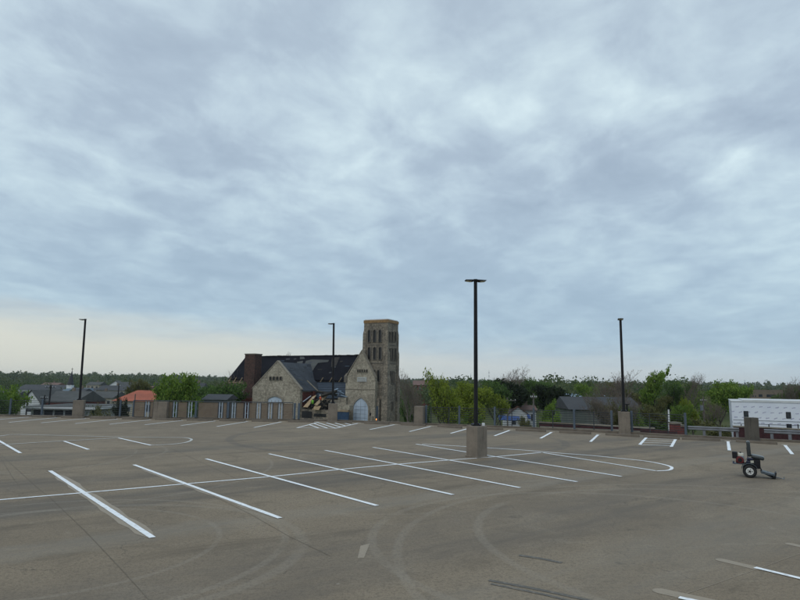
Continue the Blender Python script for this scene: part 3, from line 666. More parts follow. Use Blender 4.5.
def window_side(px0,px1,py0,pyA,u,name='window',fr=.08):
    v0,z0=lu(px0,py0,u); v1,_=lu(px1,py0,u); za=lu(px0,pyA,u)[1]
    w=MB().b2(u-.05,u+.02,v0,v1,z0,za).build(name,M['dark'],ch)
    f=MB(); f.b2(u-.02,u+.15,v0-fr,v0,z0,za); f.b2(u-.02,u+.15,v1,v1+fr,z0,za); f.b2(u-.02,u+.15,v0-fr,v1+fr,za,za+fr*1.5); f.b2(u-.02,u+.15,v0-fr,v1+fr,z0-fr,z0); f.build('surround',M['ttrim'],w)
for a,b in((368.0,370.6),(373.4,376.2),(378.9,381.6)):
    window_front(a,b,342.2,332,329.8,0); window_front(a,b,359.4,348.5,347.2,0)
for a,b in((373.2,375.4),(377.4,379.7)): window_front(a,b,382,371.4,370,0)
for a,b in((388.4,389.6),(391.2,392.5),(394.2,395.5)):
    window_side(a,b,342,332,0); window_side(a,b,360,348.5,0)
for a,b in((389.8,390.7),(391.4,392.2),(392.9,393.7)): window_side(a,b,383,371.5,0)
window_side(391.8,392.6,410,402,0); window_front(377.7,379.9,424,400,398,0,name='dark_opening',fr=.04)
# dark doorway slot between facade and tower
# facade wing
VF=-1.1
def L(px,py,v=VF): return lc(px,py,v)
fa=[(L(345.8,378)[0],0),(L(375.3,378)[0],0),(L(375.3,380)[0],L(375.3,384)[1]),(L(361.8,351)[0],L(361.8,351)[1]),(L(347.5,374)[0],L(347.5,376)[1]),(L(345.8,378)[0],L(345.8,377)[1])]
fa[2]=(fa[1][0],L(372,378)[1]); 
MB().prism(fa,VF,VF+.6).build('facade_wall',M['stone'],ch)
MB().b2(fa[0][0]+.02,fa[1][0]-.02,VF+.6,3.6,0,fa[5][1]-.6).build('wing_wall',M['stone'],ch)
pk=fa[3]
def coping(p,q,v0,v1,h=.22,mat='trim'):
    m=MB(); m.prism([p,q,(q[0],q[1]+h),(p[0],p[1]+h)],v0,v1); m.build('coping',M[mat],ch)
coping((fa[5][0]-.1,fa[5][1]-.15),(pk[0],pk[1]-.05),VF-.08,VF+.66); coping((fa[2][0]+.02,fa[2][1]-.1),(pk[0]+.002,pk[1]-.052),VF-.082,VF+.662)
m=MB(); a=fa[0][0]; m.b2(a-.25,a+.3,VF-.15,VF+.5,fa[5][1]-.9,fa[5][1]+.15); m.poly([(a-.25,VF-.15,fa[5][1]+.15),(a+.3,VF-.15,fa[5][1]+.15),(a+.3,VF+.5,fa[5][1]+.15),(a-.25,VF+.5,fa[5][1]+.15),(a+.02,VF+.17,fa[5][1]+.7)],[(0,1,4),(1,2,4),(2,3,4),(3,0,4)]); m.build('pinnacle',M['ttrim'],ch)
# wing roof
zr=pk[1]-.25; ze=fa[5][1]-.55
m=MB(); xr=fa[1][0]-.3; m.poly([(fa[0][0]-.15,VF+.6,ze),(pk[0],VF+.6,zr-.3),(xr,VF+.6,ze-.6),(fa[0][0]-.15,6,ze),(pk[0],6,zr-.3),(xr,6,ze-.6)],[(0,1,4,3),(1,2,5,4),(0,2,1),(3,4,5),(0,3,5,2)]); m.build('wing_roof',M['slate'],ch)
z=L(360,389.5)[1]; MB().b2(fa[0][0]-.03,fa[1][0]+.03,VF-.07,VF,z,z+.13).build('string_course',M['trim'],ch)
for k in range(5):
    window_front(357.6+k*2.2,358.8+k*2.2,372.2,370.2,369.4,VF,fr=.05,trim='trim')
u0,z1=L(357.4,377.2); u1,z0=L(366.6,382); MB().b2(u0,u1,VF-.06,VF,z0,z1).build('stone_tablet',M['offwhite'],ch,bevel=.02)
# inscription on the tablet: unreadable relief lines
m=MB()
for r in range(3):
    x=u0+.12
    while x<u1-.2:
        w=random.uniform(.06,.13); zz=z1-.18-r*.24; m.b2(x,x+w,VF-.075,VF-.06,zz-.1,zz); x+=w+.05
m.build('tablet_relief',M['trim'],ch)
d=window_front(353,368.2,424,409,397.6,VF,mat='board',trim='trim',name='boarded_door',fr=.28)
um=(L(353,410)[0]+L(368.2,410)[0])/2; m=MB()
for dx in(-.85,-.0,.85): m.b2(um+dx-.02,um+dx+.02,VF-.035,VF-.02,0,L(360,400.5+abs(dx)*3)[1])
for py in(406.5,410,414,418): zz=L(360,py)[1]; hw=1.2; m.b2(um-hw,um+hw,VF-.045,VF-.036,zz,zz+.04)
m.build('board_joint',M['boardline'],d)
u,z=L(370.3,414); MB().b2(u-.14,u+.14,VF-.15,VF-.0,z-.2,z+.2).build('wall_lamp',M['black'],ch)
# door buttresses flanking
for px in (349.2,372.6):
    u=L(px,410)[0]; z=L(px,416)[1]; m=MB(); m.prism([(u-.25,0),(u+.25,0),(u+.2,z),(u-.2,z)],VF-.35,VF); m.build('door_buttress',M['trim'],ch,bevel=.02)
# side wall piece and blue door between facade and tower
u0=L(375.4,400)[0]; u1=lc(379.5,400,-.5)[0]
MB().b2(u0,u1,-.6,-.3,0,lc(377,398,-.6)[1]).build('link_wall',M['tstone'],ch)
a,z1=lc(375.8,406,-.65); b,_=lc(378.2,406,-.65); MB().b2(a,b,-.66,-.605,0,z1).build('blue_side_door',M['post'],ch)
# main body
VR=7.; RZ=lc(300,356,VR)[1]; uR=lc(362,354,VR)[0]; uRidge=lc(246,355.5,VR)[0]
V1=2.0; uW=lc(228,382,V1)[0]; EZ=lc(320,379.8,V1)[1]; V2=12.
m=MB(); m.b2(uW+.3,uR,V1+.3,V2-.3,0,EZ-.1); m.build('nave_wall',M['tstone'],ch)
m=MB(); P=[(uW,V1,EZ),(uR+1.,V1,EZ),(uR+1.,V2,EZ),(uW,V2,EZ),(uRidge,VR,RZ),(uR+1.,VR,RZ)]
Q=[(x,y,z-.25) for x,y,z in P]
m.poly(P+Q,[(0,1,5,4),(2,3,4,5),(3,0,4),(6,10,11,7),(8,11,10,9),(9,10,6),(0,6,7,1),(2,8,9,3),(3,9,6,0),(1,7,11,5),(5,11,8,2)])
rf=m.build('main_roof',M['slate'],ch)
MB().b2(uRidge-.1,uR+.9,VR-.15,VR+.15,RZ-.04,RZ+.09).build('ridge_cap',M['slate'],rf)
# lighter missing-slate patches on the front slope (sheets of bare felt lying on the slope)
sl=(RZ-EZ)/(VR-V1)
def onroof(px,py,lift=.03):
    d=ray(px,py)
    # plane: z = EZ + sl*(v-V1)
    n=Vector((0,-sl,1)); dl=Vector((d.dot(ux),d.dot(vx),d.z)); ol=Vector(((cp-O).dot(ux),(cp-O).dot(vx),(cp-O).z))
    t=(EZ-sl*V1-n.dot(ol))/n.dot(dl); p=ol+dl*t; return (p.x,p.y-lift*.6,p.z+lift)
def roofpatch(pts,mat,lift=.03):
    A=[onroof(*p,lift) for p in pts]; B=[onroof(*p,lift-.025) for p in pts]; n=len(A); m=MB()
    m.poly(A+B,[tuple(range(n)),tuple(range(2*n-1,n-1,-1))]+[(i,i+n,(i+1)%n+n,(i+1)%n) for i in range(n)]); m.build('roof_patch',M[mat],ch)
roofpatch([(304,366),(306,361),(312,359.6),(329,360.2),(328,362),(318,363),(315,367),(313,370.5),(309,371),(308,378.6),(303,378.6)],'roofgrey')
roofpatch([(300,356.8),(304,357),(305,359),(300,359.6)],'roofgrey',.035)
roofpatch([(297,362),(303,361),(302,366),(298,367)],'roofgrey',.04)
roofpatch([(332,358),(340,357),(336,366),(331,367)],'char',.02)
# rafters poking below the eave
def bar(p,q,w,name,mat,par=ch):
    MB().tube([p,q],w,4).build(name,M[mat],par)
for px in (322,331,340.5,303,309.5):
    a=lc(px-1.5,382.,V1-.3) ; b=lc(px+1,377.5,V1-.35); bar((a[0],V1-.35,a[1]),(b[0],V1-.3,b[1]),.07,'rafter','timber')
# aisle roof below the main eave (blue grey felt)
VA=-.6; u0=lc(303,385,VA)[0]; u1=fa[0][0]; za=lc(330,397.5,VA)[1]
m=MB(); m.prism([(0,0)]*0 or [(u0,0),(u1,0),(u1,za-.2),(u0,za-.2)],VA+.2,V1+.3); m.build('aisle_wall',M['tstone'],ch)
m=MB(); P=[(u0,VA,za),(u1,VA,za),(u1,V1+.2,EZ-.35),(u0,V1+.2,EZ-.35)]; m.poly(P+[(x,y,z-.15) for x,y,z in P],[(0,1,2,3),(7,6,5,4),(0,4,5,1),(1,5,6,2),(2,6,7,3),(3,7,4,0)]); m.build('aisle_roof',M['felt'],ch)
for k in range(7):
    t=(k+.5)/7; y=VA+(V1+.2-VA)*t; z=za+(EZ-.35-za)*t; MB().b2(u0,u1,y-.03,y+.03,z,z+.05).build('roof_batten',M['slate2'],ch)
# tan parapet pieces left of the facade
for a,b,t_,bb,v in((338,346,397.5,403,-1.6),(328,338,400,412,-1.4),(327,346,402.2,409,-2.2)):
    x0_,z1=lc(a,t_,v); x1_,_=lc(b,t_,v); _,z0=lc(a,bb,v); MB().b2(x0_,x1_,v,v+.35,z0-(.0 if v>-2 else 0),z1).build('broken_wall',M['stone'],ch)
a,z1=lc(300,409,-4.2); b,_=lc(330,409,-4.2); MB().b2(a,b,-4.2,-3.8,0,z1).build('low_wall',M['tstone'],ch)
for a_,b_,y0_,y1_ in((302,312,411,418),(314,326,413.5,417)):
    p=lc(a_,y0_,-4.2); q=lc(b_,y1_,-4.2); MB().b2(p[0],q[0],-4.25,-4.2,q[1],p[1]).build('dark_opening',M['dark'],ch)
a,z1=lc(337.6,411.6,-3.6); b,_=lc(348.2,411.6,-3.6)
MB().b2(a,b,-3.6,-3.3,0,z1).build('blue_boarding',M['bluetarp'],ch); MB().b2(a-.1,b,-3.66,-3.25,z1,z1+.28).build('lintel',M['timber'],ch)
MB().b2(a,b+.2,-3.55,-2.6,z1+.28,z1+1.1).build('porch_wall',M['stone'],ch)
# red interior wall exposed
p=lc(302,391,-1.2); q=lc(314,406,-1.2); MB().b2(p[0],q[0],-1.2,-.9,q[1]-1,p[1]).build('exposed_brick_wall',M['intbrick'],ch)
VT=-4.5
tl=lc(252.8,388,VT); tp=lc(277.6,361.2,VT); tr=lc(300.3,391,VT)
tl=(tl[0],(tl[1]+tr[1])/2+.15); tr=(tr[0],tl[1]); 
MB().prism([(tl[0],0),(tr[0],0),tr,tp,tl],VT,VT+.5).build('transept_gable',M['stone'],ch)
MB().b2(tl[0]+.05,tr[0]-.05,VT+.5,V1+.4,0,tl[1]-.35).build('transept_wall',M['stone'],ch)
coping((tl[0]-.12,tl[1]-.14),(tp[0],tp[1]-.06),VT-.08,VT+.6,.2); coping((tr[0]+.12,tr[1]-.14),(tp[0]+.002,tp[1]-.062),VT-.082,VT+.602,.2)
o=.25; bk=VR
m=MB(); zR=tp[1]-.1; zE=tl[1]-.3
P=[(tl[0]-o,VT+.5,zE),(tp[0],VT+.5,zR),(tr[0]+o,VT+.5,zE),(tl[0]-o,bk,zE),(tp[0],bk,zR),(tr[0]+o,bk,zE)]
m.poly(P,[(0,1,4,3),(1,2,5,4),(0,2,1),(3,4,5),(0,3,5,2)]); m.build('transept_roof',M['slate2'],ch)
for k in range(16):
    t_r=random.random(); uu=uRidge+(uR-uRidge)*t_r; MB().box((uu,VR-.1,RZ+.06),(random.uniform(.3,1.1),.3,random.uniform(.08,.22)),random.uniform(-.2,.2),random.uniform(-.15,.15)).build('ridge_fragment',M['char'],rf)
for k in range(14):
    a_=onroof(random.uniform(262,345),random.uniform(359,378),.03); w_=random.uniform(.3,1.0); h_=random.uniform(.15,.5); dv=Vector((0,1,sl)).normalized()
    q=[Vector(a_)+Vector((i*w_,0,0))+dv*(j*h_) for i,j in((0,0),(1,.1),(.9,1),(-.1,.9))]; nn=Vector((0,-sl,1)).normalized()*.03
    MB().poly([tuple(p) for p in q]+[tuple(p-nn) for p in q],[(0,1,2,3),(7,6,5,4),(0,4,5,1),(1,5,6,2),(2,6,7,3),(3,7,4,0)]).build('roof_patch',random.choice([M['roofdark'],M['felt'],M['char']]),ch)
# loose / slipped slates on the transept slope
Av=Vector(P[1]);Bv=Vector(P[2]);Dv=Vector(P[4])-Vector(P[1])
for k in range(22):
    a=random.uniform(.05,.9); b=random.uniform(.03,.75); w=random.uniform(.25,.9); h=random.uniform(.02,.07)
    nrm=(Bv-Av).cross(Dv).normalized(); nrm=nrm if nrm.z>0 else -nrm
    p=[Av.lerp(Bv,a+i*h/2)+Dv*(b+j*w/Dv.length)+nrm*(.03+k*.0012) for i,j in((0,0),(1,0),(1,1),(0,1))]
    MB().poly([tuple(q) for q in p]+[tuple(q-nrm*.02) for q in p],[(0,1,2,3),(7,6,5,4),(0,4,5,1),(1,5,6,2),(2,6,7,3),(3,7,4,0)]).build('slipped_slate',random.choice([M['roofdark'],M['felt'],M['slate2'],M['roofgrey']]),ch)
for k in range(4): window_front(269.7+k*3.45,271.9+k*3.45,380,377.3,376.6,VT,fr=.06,trim='trim')
window_front(268.2,282.2,402.3,400,396.2,VT,mat='board',trim='trim',name='arched_window',fr=.3,mull=4)
z=lc(277,383.5,VT)[1]; 
MB().b2(tr[0]-.04,tr[0]+.02,VT+.7,V1-.2,lc(306,407,-3)[1],tr[1]-.5).build('exposed_brick_wall',M['intbrick'],ch)
# chimney
vc=-.8; c0=lc(244.8,360,vc); c1=lc(250.6,360,vc); ct=lc(250,354.6,vc)[1]
cw=c1[0]-c0[0]+1.05
MB().b2(c0[0],c0[0]+cw,vc,vc+1.9,0,ct).build('chimney',M['sooty2'] if 'sooty2' in M else M['sooty'],ch)
MB().b2(c0[0]-.08,c0[0]+cw+.08,vc-.08,vc+1.98,ct,ct+.2).build('chimney_cap',M['ttrim'],ch)
# burnt left end: wall stub, open rafters, boards
p=lc(254,398,-2); q=lc(226,398,-2)
MB().b2(q[0],p[0],-1.6,-1.2,0,p[1]).build('end_wall',M['intbrick'],ch)
for k,py in enumerate((382.5,384.7,387,391.5,394.5,397.5)):
    a=lc(226.5 if k<3 else 221,py,.2); b=lc(243.5,py-.2,.2); MB().b2(a[0],b[0],.1,.25,a[1]-.06,a[1]+.06).build('burnt_board',M[('timber','ttrim','timber','steel','trim','trim')[k]],ch)
for px in(228.5,234,240.):
    a=lc(px-1.5,384,.3); b=lc(px+2.5,377.5,.8); bar((a[0],.3,a[1]),(b[0],.8,b[1]),.09,'rafter','timber')
for px in(229,233.5,238.5):
    a=lc(px,384,.35); b=lc(px,394,.35); MB().b2(a[0]-.06,a[0]+.06,.3,.42,b[1],a[1]).build('burnt_stud',M['timber'],ch)
p=lc(222,399.5,-.5); q=lc(243,394,-.5); MB().b2(p[0],q[0],-.4,3,0,q[1]-.1).build('lean_to',M['char'],ch)
for k in range(5):
    a=lc(random.uniform(293,297),random.uniform(353,355),VR); 
m=MB()
for k in range(8):
    a=lc(286.5+k*.55,355,VR); m.tube([(a[0],VR,RZ),(a[0]+random.uniform(-.25,.25),VR,RZ+random.uniform(.3,1.))],.025,4)
m.build('charred_spike',M['char'],ch)
def wl(u,v,z): p=O+ux*u+vx*v; return Vector((p.x,p.y,z-9+0))
def wpt(px,py,v):
    u,z=lc(px,py,v); p=O+ux*u+vx*v; return Vector((p.x,p.y,z-9))
# debris heap on the low wall
def sheet(pts,v,th,name,mat,label,cat,dv=None):
    dv=dv or [0]*len(pts); W=[wpt(a,b,v+e) for (a,b),e in zip(pts,dv)]; c=sum(W,Vector())/len(W); n=len(W)
    back=vx*th; m=MB(); m.poly([tuple(w-c) for w in W]+[tuple(w-c+back+Vector((0,0,-.05))) for w in W],[tuple(range(n)),tuple(range(2*n-1,n-1,-1))]+[(i,i+n,(i+1)%n+n,(i+1)%n) for i in range(n)])
    o=m.build(name,M[mat]); o.location=c; tag(o,label,cat); return o
sheet([(303,407),(312.5,396.5),(316.3,395),(307.5,407.3)],-5.0,.05,'plywood_sheet','ply','long pale plywood sheet leaning up the debris inside the church','plywood',[0,1.6,1.6,0])
sheet([(312,409.5),(315,405.5),(321,406),(318.5,410)],-5.2,.05,'plywood_sheet','ply','small pale plywood sheet lying below the two workers','plywood',[0,1,1,0])
sheet([(314,404.5),(326,393),(328,395),(317,405.5)],-4.6,.1,'fallen_beam','timber','brown fallen beam slanting behind the two workers','beam',[0,1.4,1.4,0])
dbl=['broken pale pole slanting across the blue grey roof edge','charred beam lying at the top of the debris','charred beam crossing under the pale plywood','dark beam resting on the broken tan wall','dark fallen beam left of the plywood sheet']
for k,(a,b,w,mt) in enumerate((((307,380.5),(319,392),.1,'trim'),((318,391.5),(337,395),.22,'char'),((307,404),(325,397),.2,'char'),((321,396),(337,391),.28,'char'),((303,402),(311,396),.12,'steel'))):
    p=wpt(*a,-3.4-k*.2); q=wpt(*b,-2.4-k*.2); m=MB(); m.tube([(0,0,0),tuple(q-p)],w,5); o=m.build('fallen_beam',M[mt]); o.location=p; tag(o,dbl[k],'beam')
rb=MB()
for k in range(150):
    a=wpt(random.uniform(303,329),random.uniform(400,412),-3.2+random.uniform(-.4,1.2)); s=random.uniform(.15,.6); rb.box(tuple(a),(s*1.6,s*.6,s*.4),random.uniform(0,3),random.uniform(-.6,.6))
tag(rb.build('rubble',M['char']),'heap of charred rubble between the two church gables','rubble',kind='stuff')
wsn=[(335,390),(338,391),(341,392),(336,393),(344,396)]
m=MB()
for a,b in wsn:
    p=wpt(a,b,-1.6); m.box(tuple(p),(1.1,.5,.12),random.uniform(-.6,.6),random.uniform(-.5,.5))
c_=wpt(338,392,-1.6); m.v=[tuple(Vector(v)-c_) for v in m.v]; o=m.build('crumpled_sheet',M['roofblue']); o.location=c_; tag(o,'crumpled pale blue metal sheet lying on the church aisle roof','sheet metal')
# workers
def worker(px,py_feet,h,v,vest,label,lean,arm):
    base=wpt(px,py_feet,v); t=thing('person',label,'person',base,random.uniform(-1,1)); k=h/1.78
    pts={'hip':(0,0,.95),'kl':(-.1,-.08,.5),'fl':(-.12,0,.06),'tl':(-.12,-.16,.03),'kr':(.12,.05,.5),'fr':(.16,.1,.06),'tr':(.16,-.06,.03),'ch':(lean*.5,-.04,1.3),'nk':(lean*.8,-.05,1.5),'hd':(lean,-.08,1.66),'ht':(lean,-.08,1.76),'sl':(lean*.6-.19,-.04,1.43),'el':(lean*.6-.27,-.1,1.16),'wl':(lean*.6-.25*arm,-.34,1.05),'sr':(lean*.6+.19,-.04,1.43),'er':(lean*.6+.27,-.1,1.16),'wr':(lean*.6+.2,-.36,1.12)}
    rad={'hip':.15,'kl':.075,'fl':.05,'tl':.045,'kr':.075,'fr':.05,'tr':.045,'ch':.16,'nk':.06,'hd':.10,'ht':.085,'sl':.075,'el':.05,'wl':.04,'sr':.075,'er':.05,'wr':.04}
    E_=[('hip','kl'),('kl','fl'),('fl','tl'),('hip','kr'),('kr','fr'),('fr','tr'),('hip','ch'),('ch','nk'),('nk','hd'),('hd','ht'),('ch','sl'),('sl','el'),('el','wl'),('ch','sr'),('sr','er'),('er','wr')]
    ks=list(pts); me=bpy.data.meshes.new('body'); me.from_pydata([tuple(c*k for c in pts[q]) for q in ks],[(ks.index(a),ks.index(b)) for a,b in E_],[])
    ob=bpy.data.objects.new('body',me); C.objects.link(ob); ob.parent=t
    ob.modifiers.new('s','SKIN'); 
    if not me.skin_vertices: me.skin_vertices.new() if hasattr(me.skin_vertices,'new') else None
    sv=me.skin_vertices[0].data
    for i,q in enumerate(ks): sv[i].radius=(rad[q]*k,rad[q]*k*.85)
    sv[0].use_root=True
    sb=ob.modifiers.new('ss','SUBSURF'); sb.levels=1; sb.render_levels=2; me.materials.append(M['trouser'])
    m=MB(); m.tube([(0,0,.88*k),(lean*.3*k,-.02,1.1*k),(lean*.55*k,-.04,1.36*k),(lean*.7*k,-.05,1.48*k)],[.175*k,.185*k,.215*k,.10*k],10); m.build('vest',M[vest],t,smooth=True)
    m=MB(); m.tube([(lean*k,-.08,1.60*k),(lean*k,-.085,1.70*k)],[.103*k,.10*k],10); m.build('face',M['skin'],t,smooth=True)
    m=MB(); m.tube([(lean*k,-.08,1.70*k),(lean*k,-.08,1.715*k),(lean*k,-.08,1.77*k),(lean*k,-.08,1.84*k)],[.16*k,.13*k,.12*k,.05*k],10); m.build('hard_hat',M['hat'],t,smooth=True)
worker(312.3,409.5,1.85,-6.0,'vest','worker in lime vest and dark trousers beside the plywood, further left',.05,1)
worker(320.8,405,1.6,-6.0,'vesto','worker in orange vest on the debris, further right',-.18,-.2)
# small glowing lamp at the foot of the tower
gm=NT('lamp_glow'); gm.b.inputs['Emission Color'].default_value=(1,.35,.08,1); gm.b.inputs['Emission Strength'].default_value=.9; gm.b.inputs['Base Color'].default_value=(.9,.4,.1,1)
gp=wpt(376.3,420.4,-3.2); t=thing('warning_light','small glowing orange light at the foot of the church tower','light',gp)
m=MB(); m.tube([(0,0,0),(0,0,.12),(0,0,.24),(0,0,.3)],[.06,.11,.09,.03],10); m.build('bulb',gm.m,t,smooth=True)
MB().tube([(0,0,-1.),(0,0,0)],[.1,.07],8).build('stand',M['black'],t)

# ------------------------------------------------------------------ houses
def house(px0,px1,py_ridge,py_eave,Yd,wall,roof,label,cat='house',rz=0,gable='side',wins=4,depth=None,name='house',group=None,base=None,winrow=.5,hip=0):
    a=at(px0,py_eave,Yd); b=at(px1,py_eave,Yd); cx=(a.x+b.x)/2; w=(b.x-a.x); zr=at((px0+px1)/2,py_ridge,Yd).z; ze=(a.z+b.z)/2
    g=T(cx,Yd)-.3 if base is None else base; t=thing(name,label,cat,(cx,Yd,g),rz,group); d=depth or w*.7
    H=ze-g; R=zr-g
    if gable=='side':      # ridge along x
        MB().b2(-w/2,w/2,0,d,0,H).build('wall',M[wall],t)
        hp=hip*w/2; m=MB(); e=.35
        Pp=[(-w/2-e,-e,H-.1),(w/2+e,-e,H-.1),(w/2+e,d+e,H-.1),(-w/2-e,d+e,H-.1),(-w/2-e*(hip==0)+hp,d/2,R),(w/2+e*(hip==0)-hp,d/2,R)]
        m.poly(Pp,[(0,1,5,4),(1,2,5),(2,3,4,5),(3,0,4),(3,2,1,0)]); rf=m.build('roof',M[roof],t)
        if hip==0 and Yd>100: MB().prism([(0,0)]*0 or [(-.3,R-1.0),(.3,R-1.0),(.3,R+.8),(-.3,R+.8)],d*.5+.3,d*.5+.9).build('chimney',M['tanwall'],rf)
    else:
        MB().prism([(-w/2,0),(w/2,0),(w/2,H),(0,R-.1),(-w/2,H)],0,d).build('wall',M[wall],t)
        m=MB(); e=.3; k=(R-H)/(w/2)
        for s in(-1,1):
            q=[(s*(w/2+e),-e,H-e*k+.02),(0,-e,R+.02),(0,d+e,R+.02),(s*(w/2+e),d+e,H-e*k+.02)]
            m.poly(q+[(x,y,z+.15) for x,y,z in q],[(0,1,2,3),(7,6,5,4),(0,4,5,1),(1,5,6,2),(2,6,7,3),(3,7,4,0)])
        m.build('roof',M[roof],t)
    for i in range(wins):
        x=-w/2+w*(i+.5)/wins; ww=min(1.1,w/wins*.45); z=H*winrow if H*winrow+1.5<H else max(.5,H-1.8)
        z=H-2.1 if H>2.4 else .3
        f=MB().b2(x-ww/2-.07,x+ww/2+.07,-.06,0,z-.07,z+1.37).build('window',M['offwhite' if wall!='greywall' else 'greywall'],t)
        MB().b2(x-ww/2,x+ww/2,-.085,-.061,z,z+1.3).build('pane',M['glass'],f)
    return t
house(-45,10,391,398,150,'cream','roofgrey','grey roofed house half hidden by the leftmost trees')
house(15,62,384.8,389.5,240,'offwhite','roofdark','long dark roofed block behind the grey church hall',depth=14,wins=8)
house(62,95,388,392,250,'cream','roofdark','dark roofed block behind the white church steeple',depth=14,wins=6)
th=house(34,74,391.2,401.5,140,'redbrick','roofgrey','red brick hall with a big grey shingle roof',cat='building',depth=15,wins=5,name='brick_hall')
house(21.5,40,390.5,402,138,'white','roofgrey','white gable fronted wing beside the red brick hall',gable='front',depth=12,wins=1,name='gabled_building',cat='building')
house(66,80,388.5,393,165,'offwhite','roofdark','small dark roofed house just left of the leftmost pier lamp post',wins=2,depth=8)
house(134,148,386,389.5,210,'white','roofbrown','white house with brown roof above the orange tile roof',wins=3,depth=9)
house(40,56,382.6,385.4,320,'offwhite','roofbrown','small brown roofed house high on the far left slope',wins=3,depth=10)
house(86,99,381.8,384.8,330,'cream','roofgrey','small grey roofed house on the far slope right of the leftmost lamp',wins=3,depth=10)
# steeple church
sp=at(68.5,388.5,195); g=T(sp.x,195.)
t=thing('steeple_church','white church with a thin dark pointed steeple','church',(sp.x,195,g))
H=sp.z-g
MB().b2(-2.2,1.9,0,12,0,at(68,390,195).z-g).build('wall',M['offwhite'],t)
a=at(62.5,392.5,195).z-g; b=at(62,388.6,195).z-g
MB().prism([(-2.2,a),(2,a),(2,b+.1),(-1,b+.1)],-.4,12).build('roof',M['roofblue'],t)
MB().b2(-.9,.75,.2,1.8,0,at(68,385,195).z-g).build('belfry',M['white'],t)
zt1=at(68.6,384.8,195).z-g; zt2=at(69.4,370.5,195).z-g
m=MB(); m.tube([(-.05,1,zt1),(.12,1,zt2)],[1.05,.05],8); m.build('spire',M['roofdark'],t)
m=MB(); m.tube([(.12,1,zt2),(.12,1,zt2+.9)],.06,6); m.b2(-.2,.44,.95,1.05,zt2+.45,zt2+.57); m.build('cross',M['black'],t)
# flat roofed building
a=at(25,410.5,84); b=at(95,411,84); g=-9; t=thing('flat_roofed_building','low building with white flat roof edge and dark windows, behind the leftmost pier','building',((a.x+b.x)/2,84,g))
w=b.x-a.x; Hf=at(50,409,84).z-g
MB().b2(-w/2+.6,w/2-.8,.4,11,0,Hf).build('wall',M['offwhite'],t); 
MB().b2(-w/2-.2,w/2+.1,-.3,11.3,Hf,Hf+.34).build('fascia',M['white'],t); MB().b2(-w/2-.05,w/2-.05,-.12,11.1,Hf+.34,Hf+.38).build('flat_roof',M['roofgrey'],t)
for i in range(5):
    x=-w/2+1.+i*(w-2.4)/5; f=MB().b2(x,x+w/5-.75,.33,.4,Hf-1.05,Hf-.15).build('window',M['cap'],t); MB().b2(x+.06,x+w/5-.81,.31,.329,Hf-1.0,Hf-.2).build('pane',M['glass'],f)
house(80,112,391.5,397.5,170,'cream','roofgrey','cream house with grey roof right of the leftmost pier',wins=5,depth=10)
house(96,124,385.5,390,210,'cream','roofdark','cream house with dark roof above the orange roof',wins=6,depth=10)
house(108,122,381,386,280,'white','roofgrey','small white gabled house on the far left slope',gable='front',wins=2)
house(120,136,382,386.5,290,'white','roofgrey','white house with grey roof left of the big spring tree',wins=5)
house(114,153,390.6,400.5,120,'cream','rooforange','house with a bright orange hipped tile roof',wins=4,hip=.5,depth=12)
house(186,199,383,392,180,'greywall','roofdark','dark roofed house between the two leafy trees left of the church',wins=2,depth=10)
house(204,225,394.5,399,88,'greywall','roofdark','low dark roofed shed at the left foot of the burnt church',cat='shed',wins=2,depth=6)
house(30,66,395.5,401.5,180,'offwhite','roofdark','dark roofed house behind the red brick hall',wins=5,depth=8) if 0 else None
# right side
house(414,434,380.5,385,260,'redbrick','roofbrown','far red brown building behind the bare tree by the tower',cat='building',wins=5,depth=12)
house(509.5,527,407,413.5,120,'white','roofbrown','small white house with brown roof near the blue tarps',wins=2,gable='front',depth=8)
house(522,536,405.5,410,124,'offwhite','roofbrown','white outbuilding with brown roof right of the small white house',wins=2,depth=5,cat='outbuilding')
house(570.5,641,397.5,409.3,88,'greywall','roofdark','long grey shed with a dark steep roof behind the right lamp post',cat='shed',wins=1,depth=9,name='long_shed')
house(570,607,393.8,396.8,190,'greywall','roofblue','pale blue metal roofed building above the long grey shed',cat='building',wins=4,depth=12)
# tarps
for a,b,c,d_,l in((499,507,415.5,419.5,'flat bright blue tarp left of the small white house'),(506,520.5,416.5,420,'bright blue tarp in front of the small white house'),(528,531,414.5,418,'small blue tarp beside the white outbuilding')):
    p=at(a,d_,112); q=at(b,c,112); m=MB(); w=q.x-p.x; h=q.z-p.z; n=7
    V=[(w*i/n,(1.2 if j else 0)+.1*math.sin(i*2.1),(h if j else 0)+random.uniform(-.08,.08)) for j in(0,1) for i in range(n+1)]; V2=[(x,y+.03,z-.03) for x,y,z in V]; N=len(V)
    F=[(i,i+1,n+2+i,n+1+i) for i in range(n)]; F+=[tuple(N+k for k in f[::-1]) for f in F]; m.poly(V+V2,F)
    for i in range(n): m.poly([V[i],V[i+1],(V[i+1][0],V[i+1][1],-.15),(V[i][0],V[i][1],-.15)],[(0,1,2,3)])
    o=m.build('tarp',M['tarp']); o.location=p; tag(o,l,'tarp')
